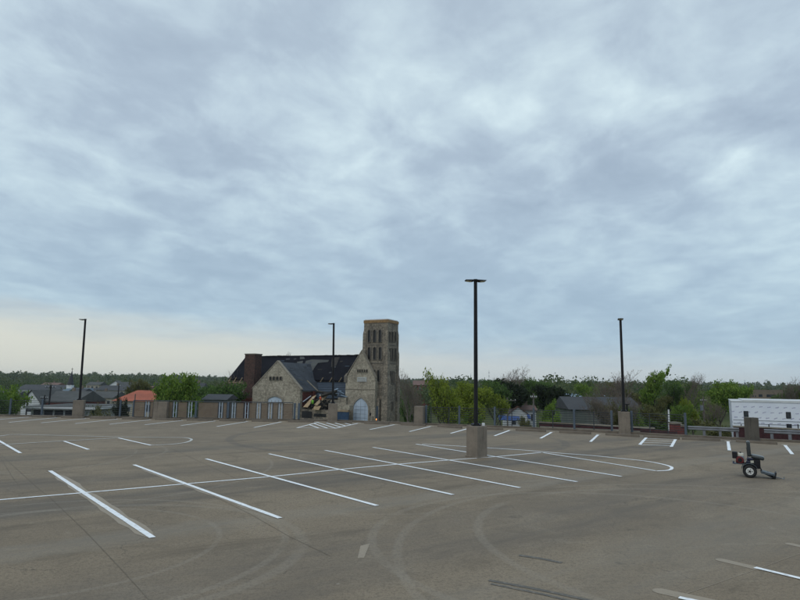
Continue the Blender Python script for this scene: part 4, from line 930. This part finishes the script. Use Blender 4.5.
# wrapped building
a=at(731.2,401.6,72); g=T(a.x,72.); WA=R_(-27.5); Wo=Vector((a.x,72,g))
t=thing('wrapped_building','building under construction covered in white printed house wrap','building',Wo,WA)
wx=Vector((math.cos(WA),math.sin(WA),0)); wy=Vector((-math.sin(WA),math.cos(WA),0))
def wc(px,py):
    d=ray(px,py); q=cp+d*((Wo-cp).dot(wy)/d.dot(wy))-Wo; return q.dot(wx),q.z
w=wc(880,405)[0]; H=a.z-g; D=15
MB().b2(0,w,0,D,0,H).build('wall',M['wrap'],t)
u1=wc(742.5,401)[0]
MB().b2(u1,w-.02,-.06,D-.1,H,H+.24).build('parapet',M['white'],t); MB().b2(-.05,u1-.02,-.06,D-.1,H,H+.12).build('corner_parapet',M['white'],t)
for px,p0,p1 in((746.2,411,416.8),(788.7,412,418.5),(789.5,424,429.5),(830,413,419)):
    x,z0=wc(px,p1); _,z1=wc(px,p0)
    f=MB().b2(x-.24,x+.24,-.05,.0,z0,z1).build('window',M['black'],t); MB().b2(x-.17,x+.17,-.07,-.051,z0+.08,z1-.08).build('pane',M['glass'],f)
for py in(420.5,424,427.5):
    z=wc(755,py)[1]; MB().b2(.1,w-.1,-.04,-.002,z,z+.04).build('wrap_seam',M['rail'],t)
for px in(741.5,769,787,798): x,z=wc(px,432); _,z1=wc(px,424); MB().b2(x-.05,x+.05,-.6,-.5,z-3,z1).build('scaffold_pole',M['black'],t)
# brown block on skyline
a=at(750,392,230); b=at(783,392,230); g=T(a.x,230.); t=thing('brown_block_building','flat roofed brown building on the skyline above the wrapped building','building',(a.x,230,g))
w=b.x-a.x; H=at(765,389.8,230).z-g
MB().b2(0,w,0,15,0,H).build('wall',M['tanwall'],t); MB().b2(-2.4,0,1,12,0,H-.5).build('side_wing',M['greywall'],t); MB().b2(-2.6,.1,.8,12,H-.5,H-.1).build('side_roof',M['white'],t)
for x0_,x1_ in((.8,1.3),(1.8,2.2),(3.2,4.6),(6.2,9.6)): MB().b2(x0_,x1_,-.05,0,H-2.7,H-1.7 if x0_>3 else H-2.2).build('window',M['glass'],t)
# brick walls below the deck on the right
def bwall(pts,hts,label,zb,cap=True,mat='darkbrick'):
    p0=pts[0]; t=thing('brick_wall',label,'wall',(p0.x,p0.y,0))
    m=MB(); c=MB()
    for i in range(len(pts)-1):
        a=pts[i];b=pts[i+1]; d=(b-a); d.z=0; n=Vector((-d.y,d.x,0)).normalized()*.3
        A=a-p0; B=b-p0
        P=[(A.x,A.y,zb),(B.x,B.y,zb),(B.x,B.y,b.z),(A.x,A.y,a.z),(A.x+n.x,A.y+n.y,zb),(B.x+n.x,B.y+n.y,zb),(B.x+n.x,B.y+n.y,b.z),(A.x+n.x,A.y+n.y,a.z)]
        m.poly(P,[(0,1,2,3),(7,6,5,4),(0,4,5,1),(2,6,7,3),(0,3,7,4),(1,5,6,2)])
        n2=n*.25
        P=[(A.x-n2.x,A.y-n2.y,a.z),(B.x-n2.x,B.y-n2.y,b.z),(B.x-n2.x,B.y-n2.y,b.z+.1),(A.x-n2.x,A.y-n2.y,a.z+.1)]; P+=[(x+n.x*1.5,y+n.y*1.5,z) for x,y,z in P]
        c.poly(P,[(0,1,2,3),(7,6,5,4),(0,4,5,1),(2,6,7,3),(0,3,7,4),(1,5,6,2)])
    m.build('wall',M[mat],t); 
    if cap: c.build('coping',M['trim'],t)
    return t
bwall([at(539,422.5,62),at(575,424.3,61),at(655,429,58)],0,'long dark red brick wall with pale coping below the deck edge',-8)
bwall([at(540,427.2,58),at(640,432,55.5),at(690,436.5,53.5)],0,'lower dark red brick wall just beyond the deck edge',-8,True)
bwall([at(640,429.2,52),at(676,431.5,50)],0,'short red brick wall left of the small brick gate pier',-8,False)
def bpier(px,py,Yd,w,label):
    p=at(px,py,Yd); t=thing('brick_gate_pier',label,'gate pier',(p.x,Yd,-8),.3); MB().b2(-w/2,w/2,0,w,0,p.z+8).build('shaft',M['redbrick'],t); MB().b2(-w/2-.07,w/2+.07,-.07,w+.07,p.z+8,p.z+8.15).build('cap_stone',M['trim'],t)
bpier(677.5,424,51,.62,'small red brick gate pier with stone cap beyond the fence'); bpier(682.5,426.5,53,.35,'slim red brick gate pier right of the wider one')
bwall([at(735,427,50),at(765,428,50),at(850,433,50)],0,'dark red brick wall in front of the wrapped building',-8)
p=at(689,432.5,60); 
rd=MB(); q=[at(684,433,60),at(735,432,60),at(735,430,75),at(690,430,75)]
rd.poly([(v.x,v.y,T(v.x,v.y)+.05) for v in q],[(0,1,2,3)]); tag(rd.build('path',M['asphalt']),kind='structure')
def roadstrip(pts,w,name='road'):
    n=len(pts); L_=[];R2=[]
    for i,p in enumerate(pts):
        t=(Vector(pts[min(i+1,n-1)])-Vector(pts[max(i-1,0)])).normalized(); q=Vector((-t.y,t.x))*w/2
        a=Vector(p)+q;b=Vector(p)-q; L_.append((a.x,a.y,T(a.x,a.y)+.08)); R2.append((b.x,b.y,T(b.x,b.y)+.08))
    m=MB(); m.poly(L_+R2,[(i,i+n,i+1+n,i+1) for i in range(n-1)]); tag(m.build(name,M['asphalt']),kind='structure')
roadstrip([(x,118+.02*x) for x in range(8,42,4)],5); roadstrip([(x,135) for x in range(60,140,8)],5,'path')
roadstrip([(-120,70),(-60,72),(-30,76),(-8,78),(10,70),(60,62)],6.5)

# ------------------------------------------------------------------ utility poles, masts
def upole(px,pt,pb,Yd,label,arm=True,mat='utility',r=.14,trans=False,armw=1.1):
    a=at(px,pt,Yd); g=T(a.x,Yd) if pb is None else at(px,pb,Yd).z
    t=thing('utility_pole',label,'pole',(a.x,Yd,g)); H=a.z-g
    MB().tube([(0,0,-.4),(0,0,H)],[r,r*.7],8).build('shaft',M[mat],t)
    if arm:
        MB().box((0,-.12,H-.5),(armw*2,.1,.12)).build('crossarm',M[mat],t)
        for s in(-.9,-.4,.4,.9): MB().tube([(s*armw,-.12,H-.44),(s*armw,-.12,H-.28)],.05,6).build('insulator',M['white'],t)
    if trans: MB().tube([(-.35,-.1,H-2.),(-.35,-.1,H-1.2)],.24,10).build('transformer',M['steel'],t)
    return t
upole(507.3,397.5,None,105,'thin utility pole left of the small white house',True,armw=1.5)
upole(533.4,393.5,None,78,'utility pole right of the white outbuilding',True,armw=.4)
upole(668.5,409.5,429,62,'short white pole beyond the fence left of the brick gate pier',False,'white',.11)
upole(703,397.5,None,95,'utility pole with transformer in front of the bright green tree',True,trans=True,armw=.5)
upole(51,385,None,120,'dark utility pole in front of the grey church hall roof',True,'black',.2)
upole(28.5,390,None,118,'dark utility pole before the white gabled wing',False,'black',.16)
upole(45,395,None,100,'short dark utility pole before the red brick hall',True,'black',.13,armw=.6)
upole(119,384,None,130,'dark thin utility pole by the orange roof',False,'black',.16)
upole(135.4,394,None,84,'short thin pole in front of the orange roof',False,'utility',.1)
def mast(px,pt,Yd,label,r=.12):
    a=at(px,pt,Yd); g=T(a.x,Yd); t=thing('radio_mast',label,'mast',(a.x,Yd,g)); H=a.z-g
    MB().tube([(0,0,0),(0,0,H)],[r*1.4,r*.6],6).build('shaft',M['steel'],t)
    for z in(H-1.5,H-3.4): MB().box((0,0,z),(r*4,r*4,.5)).build('antenna_ring',M['steel'],t)
mast(744.6,380,300,'distant radio mast on the skyline above the wrapped building',.14); mast(426.3,368.5,320,'thin distant mast above the bare tree by the tower',.08); mast(470.8,373,330,'thin distant mast above the bright tree behind the central lamp',.08); mast(489,370,340,'thin distant mast above the bare topped trees',.1)

# ------------------------------------------------------------------ trees
def quads(cent,size,seedrng,updown=.6):
    n=len(cent); a=seedrng.normal(size=(n,3)); a/=np.linalg.norm(a,axis=1)[:,None]
    b=np.cross(a,seedrng.normal(size=(n,3))); b/=np.linalg.norm(b,axis=1)[:,None]
    s=(size*seedrng.uniform(.6,1.35,n))[:,None]
    V=np.stack([cent-a*s,cent-b*s*.55,cent+a*s,cent+b*s*.55],1).reshape(-1,3); return V
def quadmesh(name,V,mat):
    n=len(V)//4; me=bpy.data.meshes.new(name); me.vertices.add(len(V)); me.vertices.foreach_set('co',V.astype(np.float32).ravel())
    me.loops.add(4*n); me.loops.foreach_set('vertex_index',np.arange(4*n,dtype=np.int32)); me.polygons.add(n); me.polygons.foreach_set('loop_start',np.arange(n,dtype=np.int32)*4)
    try: me.polygons.foreach_set('loop_total',np.full(n,4,dtype=np.int32))
    except Exception: pass
    me.update(calc_edges=True); me.validate(); me.materials.append(mat); return me
def skeleton(seed,H=12,W=10,trunk=.3,levels=4,lean=.0,spread=.8,nb=3,upr=.35,r0=.28):
    r=random.Random(seed); segs=[]; tips=[]
    def grow(p,d,L,rad,lev):
        pts=[p]; q=p.copy(); dd=d.copy(); n=4
        for i in range(n):
            dd=(dd+Vector((r.uniform(-.16,.16),r.uniform(-.16,.16),r.uniform(-.05,.12)*(1 if lev else .2)))).normalized(); q=q+dd*L/n; pts.append(q.copy())
            if lev>=levels-1 or (lev>=1 and i==n-1): tips.append((q.copy(),lev))
        segs.append((pts,rad,rad*.55,lev))
        if lev<levels:
            k=nb+(1 if lev==0 else 0)+r.randint(0,1)
            for j in range(k):
                s=pts[-1] if j<2 else pts[r.randint(2,3)]
                az=2*PI*(j/k)+r.uniform(-.5,.5); nd=(dd*upr+Vector((math.cos(az)*spread,math.sin(az)*spread,r.uniform(.15,.8)))).normalized()
                grow(s.copy(),nd,L*r.uniform(.62,.85),rad*.55,lev+1)
    grow(Vector((0,0,0)),Vector((lean,0,1)).normalized(),H*trunk,r0,0)
    return segs,tips
def proto(kind,seed):
    g=np.random.default_rng(seed); H=12.;W=10.
    cfg=dict(dense=dict(trunk=.22,levels=3,nb=4,spread=.9,upr=.5,L=14000,sz=.21,sig=.85,leaf='leaf_green'),
             bright=dict(trunk=.2,levels=3,nb=4,spread=.9,upr=.5,L=15000,sz=.21,sig=.85,leaf='leaf_bright'),
             mid=dict(trunk=.22,levels=3,nb=4,spread=.85,upr=.6,L=9000,sz=.24,sig=.8,leaf='leaf_mid'),
             dark=dict(trunk=.12,levels=3,nb=4,spread=.9,upr=.6,L=15000,sz=.28,sig=.9,leaf='leaf_dark'),
             open=dict(trunk=.33,levels=4,nb=3,spread=.8,upr=.7,L=4200,sz=.2,sig=.5,leaf='leaf_bright'),
             tall=dict(trunk=.5,levels=3,nb=4,spread=1.0,upr=.4,L=6500,sz=.22,sig=.55,leaf='leaf_mid'),
             olive=dict(trunk=.2,levels=4,nb=3,spread=.8,upr=.8,L=8000,sz=.17,sig=.65,leaf='leaf_olive'),
             bare=dict(trunk=.3,levels=5,nb=3,spread=.75,upr=.8,L=2600,sz=.09,sig=.25,leaf='bud'),
             bush=dict(trunk=.1,levels=2,nb=4,spread=1.,upr=.4,L=5000,sz=.26,sig=1.2,leaf='leaf_green'))[kind]
    segs,tips=skeleton(seed,H,W,cfg['trunk'],cfg['levels'],0,cfg['spread'],cfg['nb'],cfg['upr'])
    tp=np.array([t[0] for t in tips]); 
    mx=max(np.percentile(np.hypot(tp[:,0],tp[:,1]),88),.1); top=np.percentile(tp[:,2],99); pad=cfg['sig']*1.1
    sx=(W/2-pad*.8)/mx; sz=(H-pad)/top; S_=np.array([sx,sx,sz])
    mtx=lambda p:(p[0]*sx,p[1]*sx,p[2]*sz)
    m=MB()
    for pts,ra,rb,lev in segs:
        if lev>4 and kind!='bare': continue
        n=len(pts); m.tube([mtx(p) for p in pts],[max(.02 if kind!='bare' else .016,ra+(rb-ra)*i/(n-1)) for i in range(n)],6 if lev<2 else (4 if lev<4 else 3),False)
    trunk=m.build('trunk',M['palebark'] if kind=='bare' else M['bark'],None,smooth=True)
    tp=tp*S_; N=cfg['L']
    # clumps round the limb tips, with different densities so gaps stay between them
    wts=g.uniform(.1,1.,len(tp))**1.6; wts/=wts.sum(); idx=g.choice(len(tp),N,p=wts)
    sg=cfg['sig']*g.uniform(.6,1.2,len(tp))[idx][:,None]
    off=g.normal(size=(N,3)); off/=np.linalg.norm(off,axis=1)[:,None]; off*=g.uniform(0,1,(N,1))**.45*sg*1.25; off[:,2]*=.75
    cc=tp[idx]+off; 
    me=quadmesh('crown',quads(cc,cfg['sz'],g),M[cfg['leaf']])
    crown=bpy.data.objects.new('crown',me); C.objects.link(crown)
    return trunk,crown
PROT={}
used=set()
BOX={}
def tree(kind,var,pl,pr,pt,Yd,label,leaf=None,name='tree',cat='tree',zb=None,group='trees beyond the deck'):
    key=(kind,var)
    if key not in PROT:
        PROT[key]=proto(kind,hash(kind)%1 + sum(map(ord,kind))*7+var*13)
    tr,cr=PROT[key]
    c=at((pl+pr)/2,pt,Yd); g=T(c.x,Yd) if zb is None else zb
    w=(pr-pl)*Yd/600; h=c.z-g; t=thing(name,label,cat,(c.x,Yd,g-.1),random.uniform(0,6.28),group)
    t.scale=(w/10.,w/10.,h/12.)
    for src in(tr,cr):
        if key not in used: o=src
        else: o=src.copy(); C.objects.link(o)
        o.parent=t
        if src is cr and leaf and leaf!=src.data.materials[0].name:
            if key in used or True:
                o.data=src.data.copy() if True else o.data
                o.data.materials[0]=M[leaf]
    used.add(key); return t
TR=[
('dense',0,-35,12,386,75,'dense green tree at the far left edge of the view','leaf_mid'),
('dense',1,-20,19,383.5,80,'rounded green tree left of the white gabled wing','leaf_green'),
('dense',1,118,134,395,78,'small dark round tree in front of the orange roof','leaf_dark'),
('bush',0,84,104,405.5,70,'low yellow green bush right of the leftmost pier','leaf_olive'),
('bush',1,98,122,403.5,74,'yellow green bush in front of the cream houses','leaf_olive'),
('dense',0,85,98,404,85,'small dark green tree beside the flat roofed building','leaf_mid'),
('dense',2,150,194,369.5,85,'broad spring green tree behind the wide pier, largest left of the church','leaf_green'),
('dense',0,130,154,378,150,'hazy green tree just left of the broad spring green tree','leaf_olive'),
('mid',0,196,242,379,108,'dark green tree against the left end of the burnt church','leaf_mid'),
('bare',1,214,244,370.5,118,'bare reddish tree rising behind the left end of the burnt church',None),
('dense',1,190,212,384,150,'small green tree between the spring green tree and the church','leaf_mid'),
('bare',0,393,428,371.5,80,'bare reddish branched tree just right of the church tower',None),
('bush',1,401,416,394,84,'leafy shrub at the right foot of the church tower','leaf_mid'),
('open',0,424,460,369,72,'loosely leafed tree with dark forked trunk left of the central lamp','leaf_bright'),
('bright',0,450,500,380,92,'round yellow green tree directly behind the central lamp','leaf_bright'),
('bright',1,430,470,384,100,'yellow green tree filling behind the forked trunk','leaf_bright'),
('open',1,478,510,385,96,'loose yellow green tree right of the central lamp','leaf_bright'),
('bare',2,486,526,367,132,'tall bare topped tree above the utility pole right of centre',None),
('mid',1,484,516,378,118,'dark green tree under the tall bare topped tree','leaf_mid'),
('dark',0,496,531,379,125,'very dark tree behind the small white house','leaf_dark'),
('mid',0,514,548,376,135,'deep green tree left of the black evergreen','leaf_mid'),
('dense',2,528,556,380.5,150,'mid green tree behind the black evergreen','leaf_mid'),
('dark',1,537,572,384,100,'dense black evergreen left of the grey shed','leaf_dark'),
('bush',0,540,556,398,84,'bright green sapling in front of the black evergreen','leaf_green'),
('bush',1,538,562,409,76,'low bright green bush beside the grey shed wall','leaf_green'),
('bare',1,588,636,371,98,'bare tree with pale twigs rising behind the grey shed',None),
('olive',0,578,612,382,110,'green budding tree behind the left half of the grey shed','leaf_green'),
('olive',1,606,646,379.5,112,'olive budding tree behind the right half of the grey shed',None),
('tall',0,634,667,368.5,95,'tall tree with bare trunks and tufted green top right of the lamp post','leaf_green'),
('olive',0,640,668,394,105,'brown green tree below the tufted tall tree','leaf_olive'),
('olive',1,660,690,378,108,'mid green tree right of the tufted tall tree','leaf_mid'),
('bare',0,676,704,373.5,112,'bare topped tree left of the large bright green trees',None),
('olive',0,668,704,381,120,'spring green tree behind the small lime tree','leaf_green'),
('bright',1,684,699,396,92,'small lime green tree left of the utility pole with transformer','leaf_bright'),
('bright',0,698,738,378.5,100,'large bright green tree left of the white wrapped building','leaf_green'),
('mid',1,722,748,383,108,'green tree touching the corner of the wrapped building','leaf_green'),
('bare',2,702,724,394,86,'small grey bare tree in front of the large bright green tree',None),
('olive',1,640,668,402,84,'low brown thicket tree right of the grey shed',None),
('olive',0,664,690,402,86,'low brown thicket tree near the white pole',None),
('bare',1,780,815,378,120,'bare topped tree at the right edge of the view',None),
('olive',1,766,802,384,125,'green tree at the right end of the skyline','leaf_mid'),
('mid',0,786,830,383,122,'green tree behind the right end of the wrapped building','leaf_green'),
('bush',0,588,640,400,100,'shrubby olive thicket behind the grey shed','leaf_olive'),
('bush',1,418,432,400,76,'low green shrub behind the bare pier by the tower','leaf_mid'),
('bush',0,470,482,414,74,'low bright shrub behind the fence at the central lamp','leaf_green'),
('bush',1,455,470,411,73,'low bright shrub behind the fence left of the central lamp','leaf_green'),
('bush',0,517,534,415,72,'low olive shrub before the white outbuilding','leaf_olive'),
('bush',1,646,658,426.5,52,'small yellow shrub beside the short brick wall','leaf_olive'),
('open',1,604,624,398,84,'thin grey budding tree before the grey shed wall','leaf_olive'),
('bare',0,582,614,392,79,'thin bare tree in front of the left half of the grey shed',None),
('bare',1,612,644,390,80,'thin bare tree in front of the right half of the grey shed',None),
('olive',1,592,622,400,81,'scrubby olive bushy tree against the grey shed wall',None),
('olive',0,622,648,403,82,'scrubby olive bushy tree at the right end of the grey shed',None),
('bush',1,690,740,418,82,'wide low hedge beyond the fence on the right','leaf_olive'),
('bush',0,640,690,417,84,'low hedge behind the white pole','leaf_mid'),
]
for i,r in enumerate(TR):
    kind,var,pl,pr,pt,Yd,label,leaf=r
    tree(kind,var,pl,pr,pt,Yd,label,leaf,name='shrub' if kind=='bush' else 'tree',cat='shrub' if kind=='bush' else 'tree')
# distant woodland
def woods(name,n,y0,y1,xr,hmin,hmax,q,leafsize,seed,label,avoid=None):
    g=np.random.default_rng(seed); yy=np.sqrt(g.uniform(y0**2,y1**2,n)); ang=g.uniform(-xr,xr,n); xx=yy*np.tan(ang)
    if avoid is not None: k=~avoid(xx,yy); xx,yy=xx[k],yy[k]; n=len(xx)
    h=g.uniform(hmin,hmax,n)*(1+.16*np.sin(xx/yy*37+yy/60.)+.12*np.sin(xx/yy*91+2+yy/140.)); z=T(xx,yy); w=g.uniform(3.5,6.5,n)
    u=g.normal(size=(n,q,3)); u/=np.linalg.norm(u,axis=2)[:,:,None]; u*=g.uniform(.55,1.,(n,q,1))
    cen=np.stack([xx,yy,z+h*.6],1)[:,None,:]+u*np.stack([w,w,h*.42],1)[:,None,:]
    sz=leafsize*(1+yy/900)
    V=quads(cen.reshape(-1,3),np.repeat(sz,q),g); me=quadmesh(name,V,M['leaf_far']); o=bpy.data.objects.new(name,me); C.objects.link(o); tag(o,label,'woodland',kind='stuff')
def avoidn(x,y):
    px=x/y*600+400
    return (y<330)&((px<155)|((px>740)&(px<800)&(y<260)))
woods('distant_wood',1500,170,420,.72,7.,11.5,190,.42,3,'dense band of green trees filling the middle distance',avoidn)
woods('far_wood',6000,420,1700,.70,8,14,60,.8,5,'far wooded slope along the horizon')
woods('scattered_wood',90,140,330,.70,6,8.5,160,.4,9,'scattered small trees among the far left houses',lambda x,y:(x/y*600+400>150))

hz=bpy.data.materials.new('haze'); hz.use_nodes=True; hn=hz.node_tree; hn.nodes.clear(); ho=hn.nodes.new('ShaderNodeOutputMaterial'); hv=hn.nodes.new('ShaderNodeVolumePrincipled')
hv.inputs['Color'].default_value=(.86,.91,.96,1); hv.inputs['Density'].default_value=.00011; hv.inputs['Anisotropy'].default_value=0.; hn.links.new(hv.outputs[0],ho.inputs['Volume'])
tag(MB().b2(-3600,3600,-1600,5100,-12,40).build('haze',hz),'thin pale haze filling the air over the town','haze',kind='stuff')
# ------------------------------------------------------------------ world, sun
w=bpy.data.worlds.new('World'); scene.world=w; w.use_nodes=True; nt=w.node_tree; nt.nodes.clear()
class WT(NT):
    def __init__(s): s.t=nt; s.n=nt.nodes
t=WT(); out=t.new('ShaderNodeOutputWorld')
d=t.new('ShaderNodeTexCoord').outputs['Generated']; sp=t.new('ShaderNodeSeparateXYZ'); t.l(d,sp.inputs[0])
dx,dy,dz=sp.outputs; zc=t.math('ADD',t.math('MAXIMUM',dz,0.),.16)
cb=t.new('ShaderNodeCombineXYZ'); t.l(t.math('DIVIDE',dx,zc),cb.inputs[0]); t.l(t.math('DIVIDE',dy,zc),cb.inputs[1])
cv=cb.outputs[0]
big=t.noise(t.mapv(cv,(1,.85,1),(0,0,-.75),(3.1,1.7,0)),1.15,3,.5,.5)
med=t.noise(t.mapv(cv,(1.1,.9,1),(0,0,-.75),(7.3,2.2,0)),3.3,6,.56,.35)
fin=t.noise(t.mapv(cv,(1,.9,1),(0,0,-.7),(1.3,5.2,0)),9.,5,.55,.3)
mixv=t.math('ADD',t.math('ADD',t.math('MULTIPLY',big,.44),t.math('MULTIPLY',med,.42)),t.math('MULTIPLY',fin,.14))
cr=t.new('ShaderNodeValToRGB'); el=cr.color_ramp.elements
el[0].position=.37; el[0].color=(.365,.455,.56,1); el[1].position=.64; el[1].color=(.72,.865,.91,1)
for p,c in((.45,(.425,.525,.63)),(.505,(.50,.615,.71)),(.565,(.585,.715,.79))):
    e=el.new(p); e.color=(*c,1)
t.l(mixv,cr.inputs[0]); cloud=cr.outputs[0]
# bluish, flatter deck towards the horizon
lowf=t.rng(dz,.02,.42,1,0); cloud=t.mix(t.math('MULTIPLY',lowf,.72),cloud,(.34,.48,.60))
topf=t.rng(dz,.35,.75,0,.22); cloud=t.mix(topf,cloud,(.60,.69,.75))
# clear strip under the cloud base, creamier on the left
az=t.math('DIVIDE',dx,t.math('MAXIMUM',t.math('ABSOLUTE',dy),.2))
base=t.math('ADD',.058,t.math('MULTIPLY',az,-.048))
wob=t.math('MULTIPLY',t.math('SUBTRACT',t.noise(t.mapv(d,(3,3,22)),1.6,5,.6),.5),.06)
e_=t.math('SUBTRACT',t.math('ADD',dz,wob),base)
strip_=t.math('MULTIPLY',t.rng(e_,-.035,.04,1,0),t.rng(az,.35,.9,1,.5))
hc=t.mix(t.rng(az,-.55,.5),(.67,.685,.62),(.54,.60,.63)); hc=t.mix(t.rng(dz,0,.07,.5,0),hc,t.mix(t.rng(az,-.6,.35),(.60,.63,.585),(.50,.57,.61)))
sky=t.mix(strip_,cloud,hc)
ns=t.new('ShaderNodeTexSky'); ns.sky_type='NISHITA'; ns.sun_disc=False; ns.sun_elevation=R_(48); ns.sun_rotation=R_(215)
nb=t.new('ShaderNodeVectorMath',operation='SCALE'); t.l(ns.outputs[0],nb.inputs[0]); nb.inputs['Scale'].default_value=.10
sky=t.mix(.07,sky,nb.outputs[0])
bg=t.new('ShaderNodeBackground'); t.l(sky,bg.inputs[0]); bg.inputs[1].default_value=1.0; t.l(bg.outputs[0],out.inputs[0])
sun=bpy.data.lights.new('sun','SUN'); sun.energy=.6; sun.angle=R_(35); sun.color=(1,.96,.9)
so=bpy.data.objects.new('sun',sun); C.objects.link(so)
az_=R_(215); el_=R_(48)
sd=Vector((math.sin(az_)*math.cos(el_),math.cos(az_)*math.cos(el_),math.sin(el_))); so.rotation_euler=sd.to_track_quat('Z','Y').to_euler(); so.location=(0,0,60)
vs=scene.view_settings; vs.view_transform='Standard'; vs.look='None'; vs.exposure=.08; vs.gamma=1; vs.use_curve_mapping=False
scene.render.engine='CYCLES'; scene.cycles.max_bounces=6
bpy.context.view_layer.update()
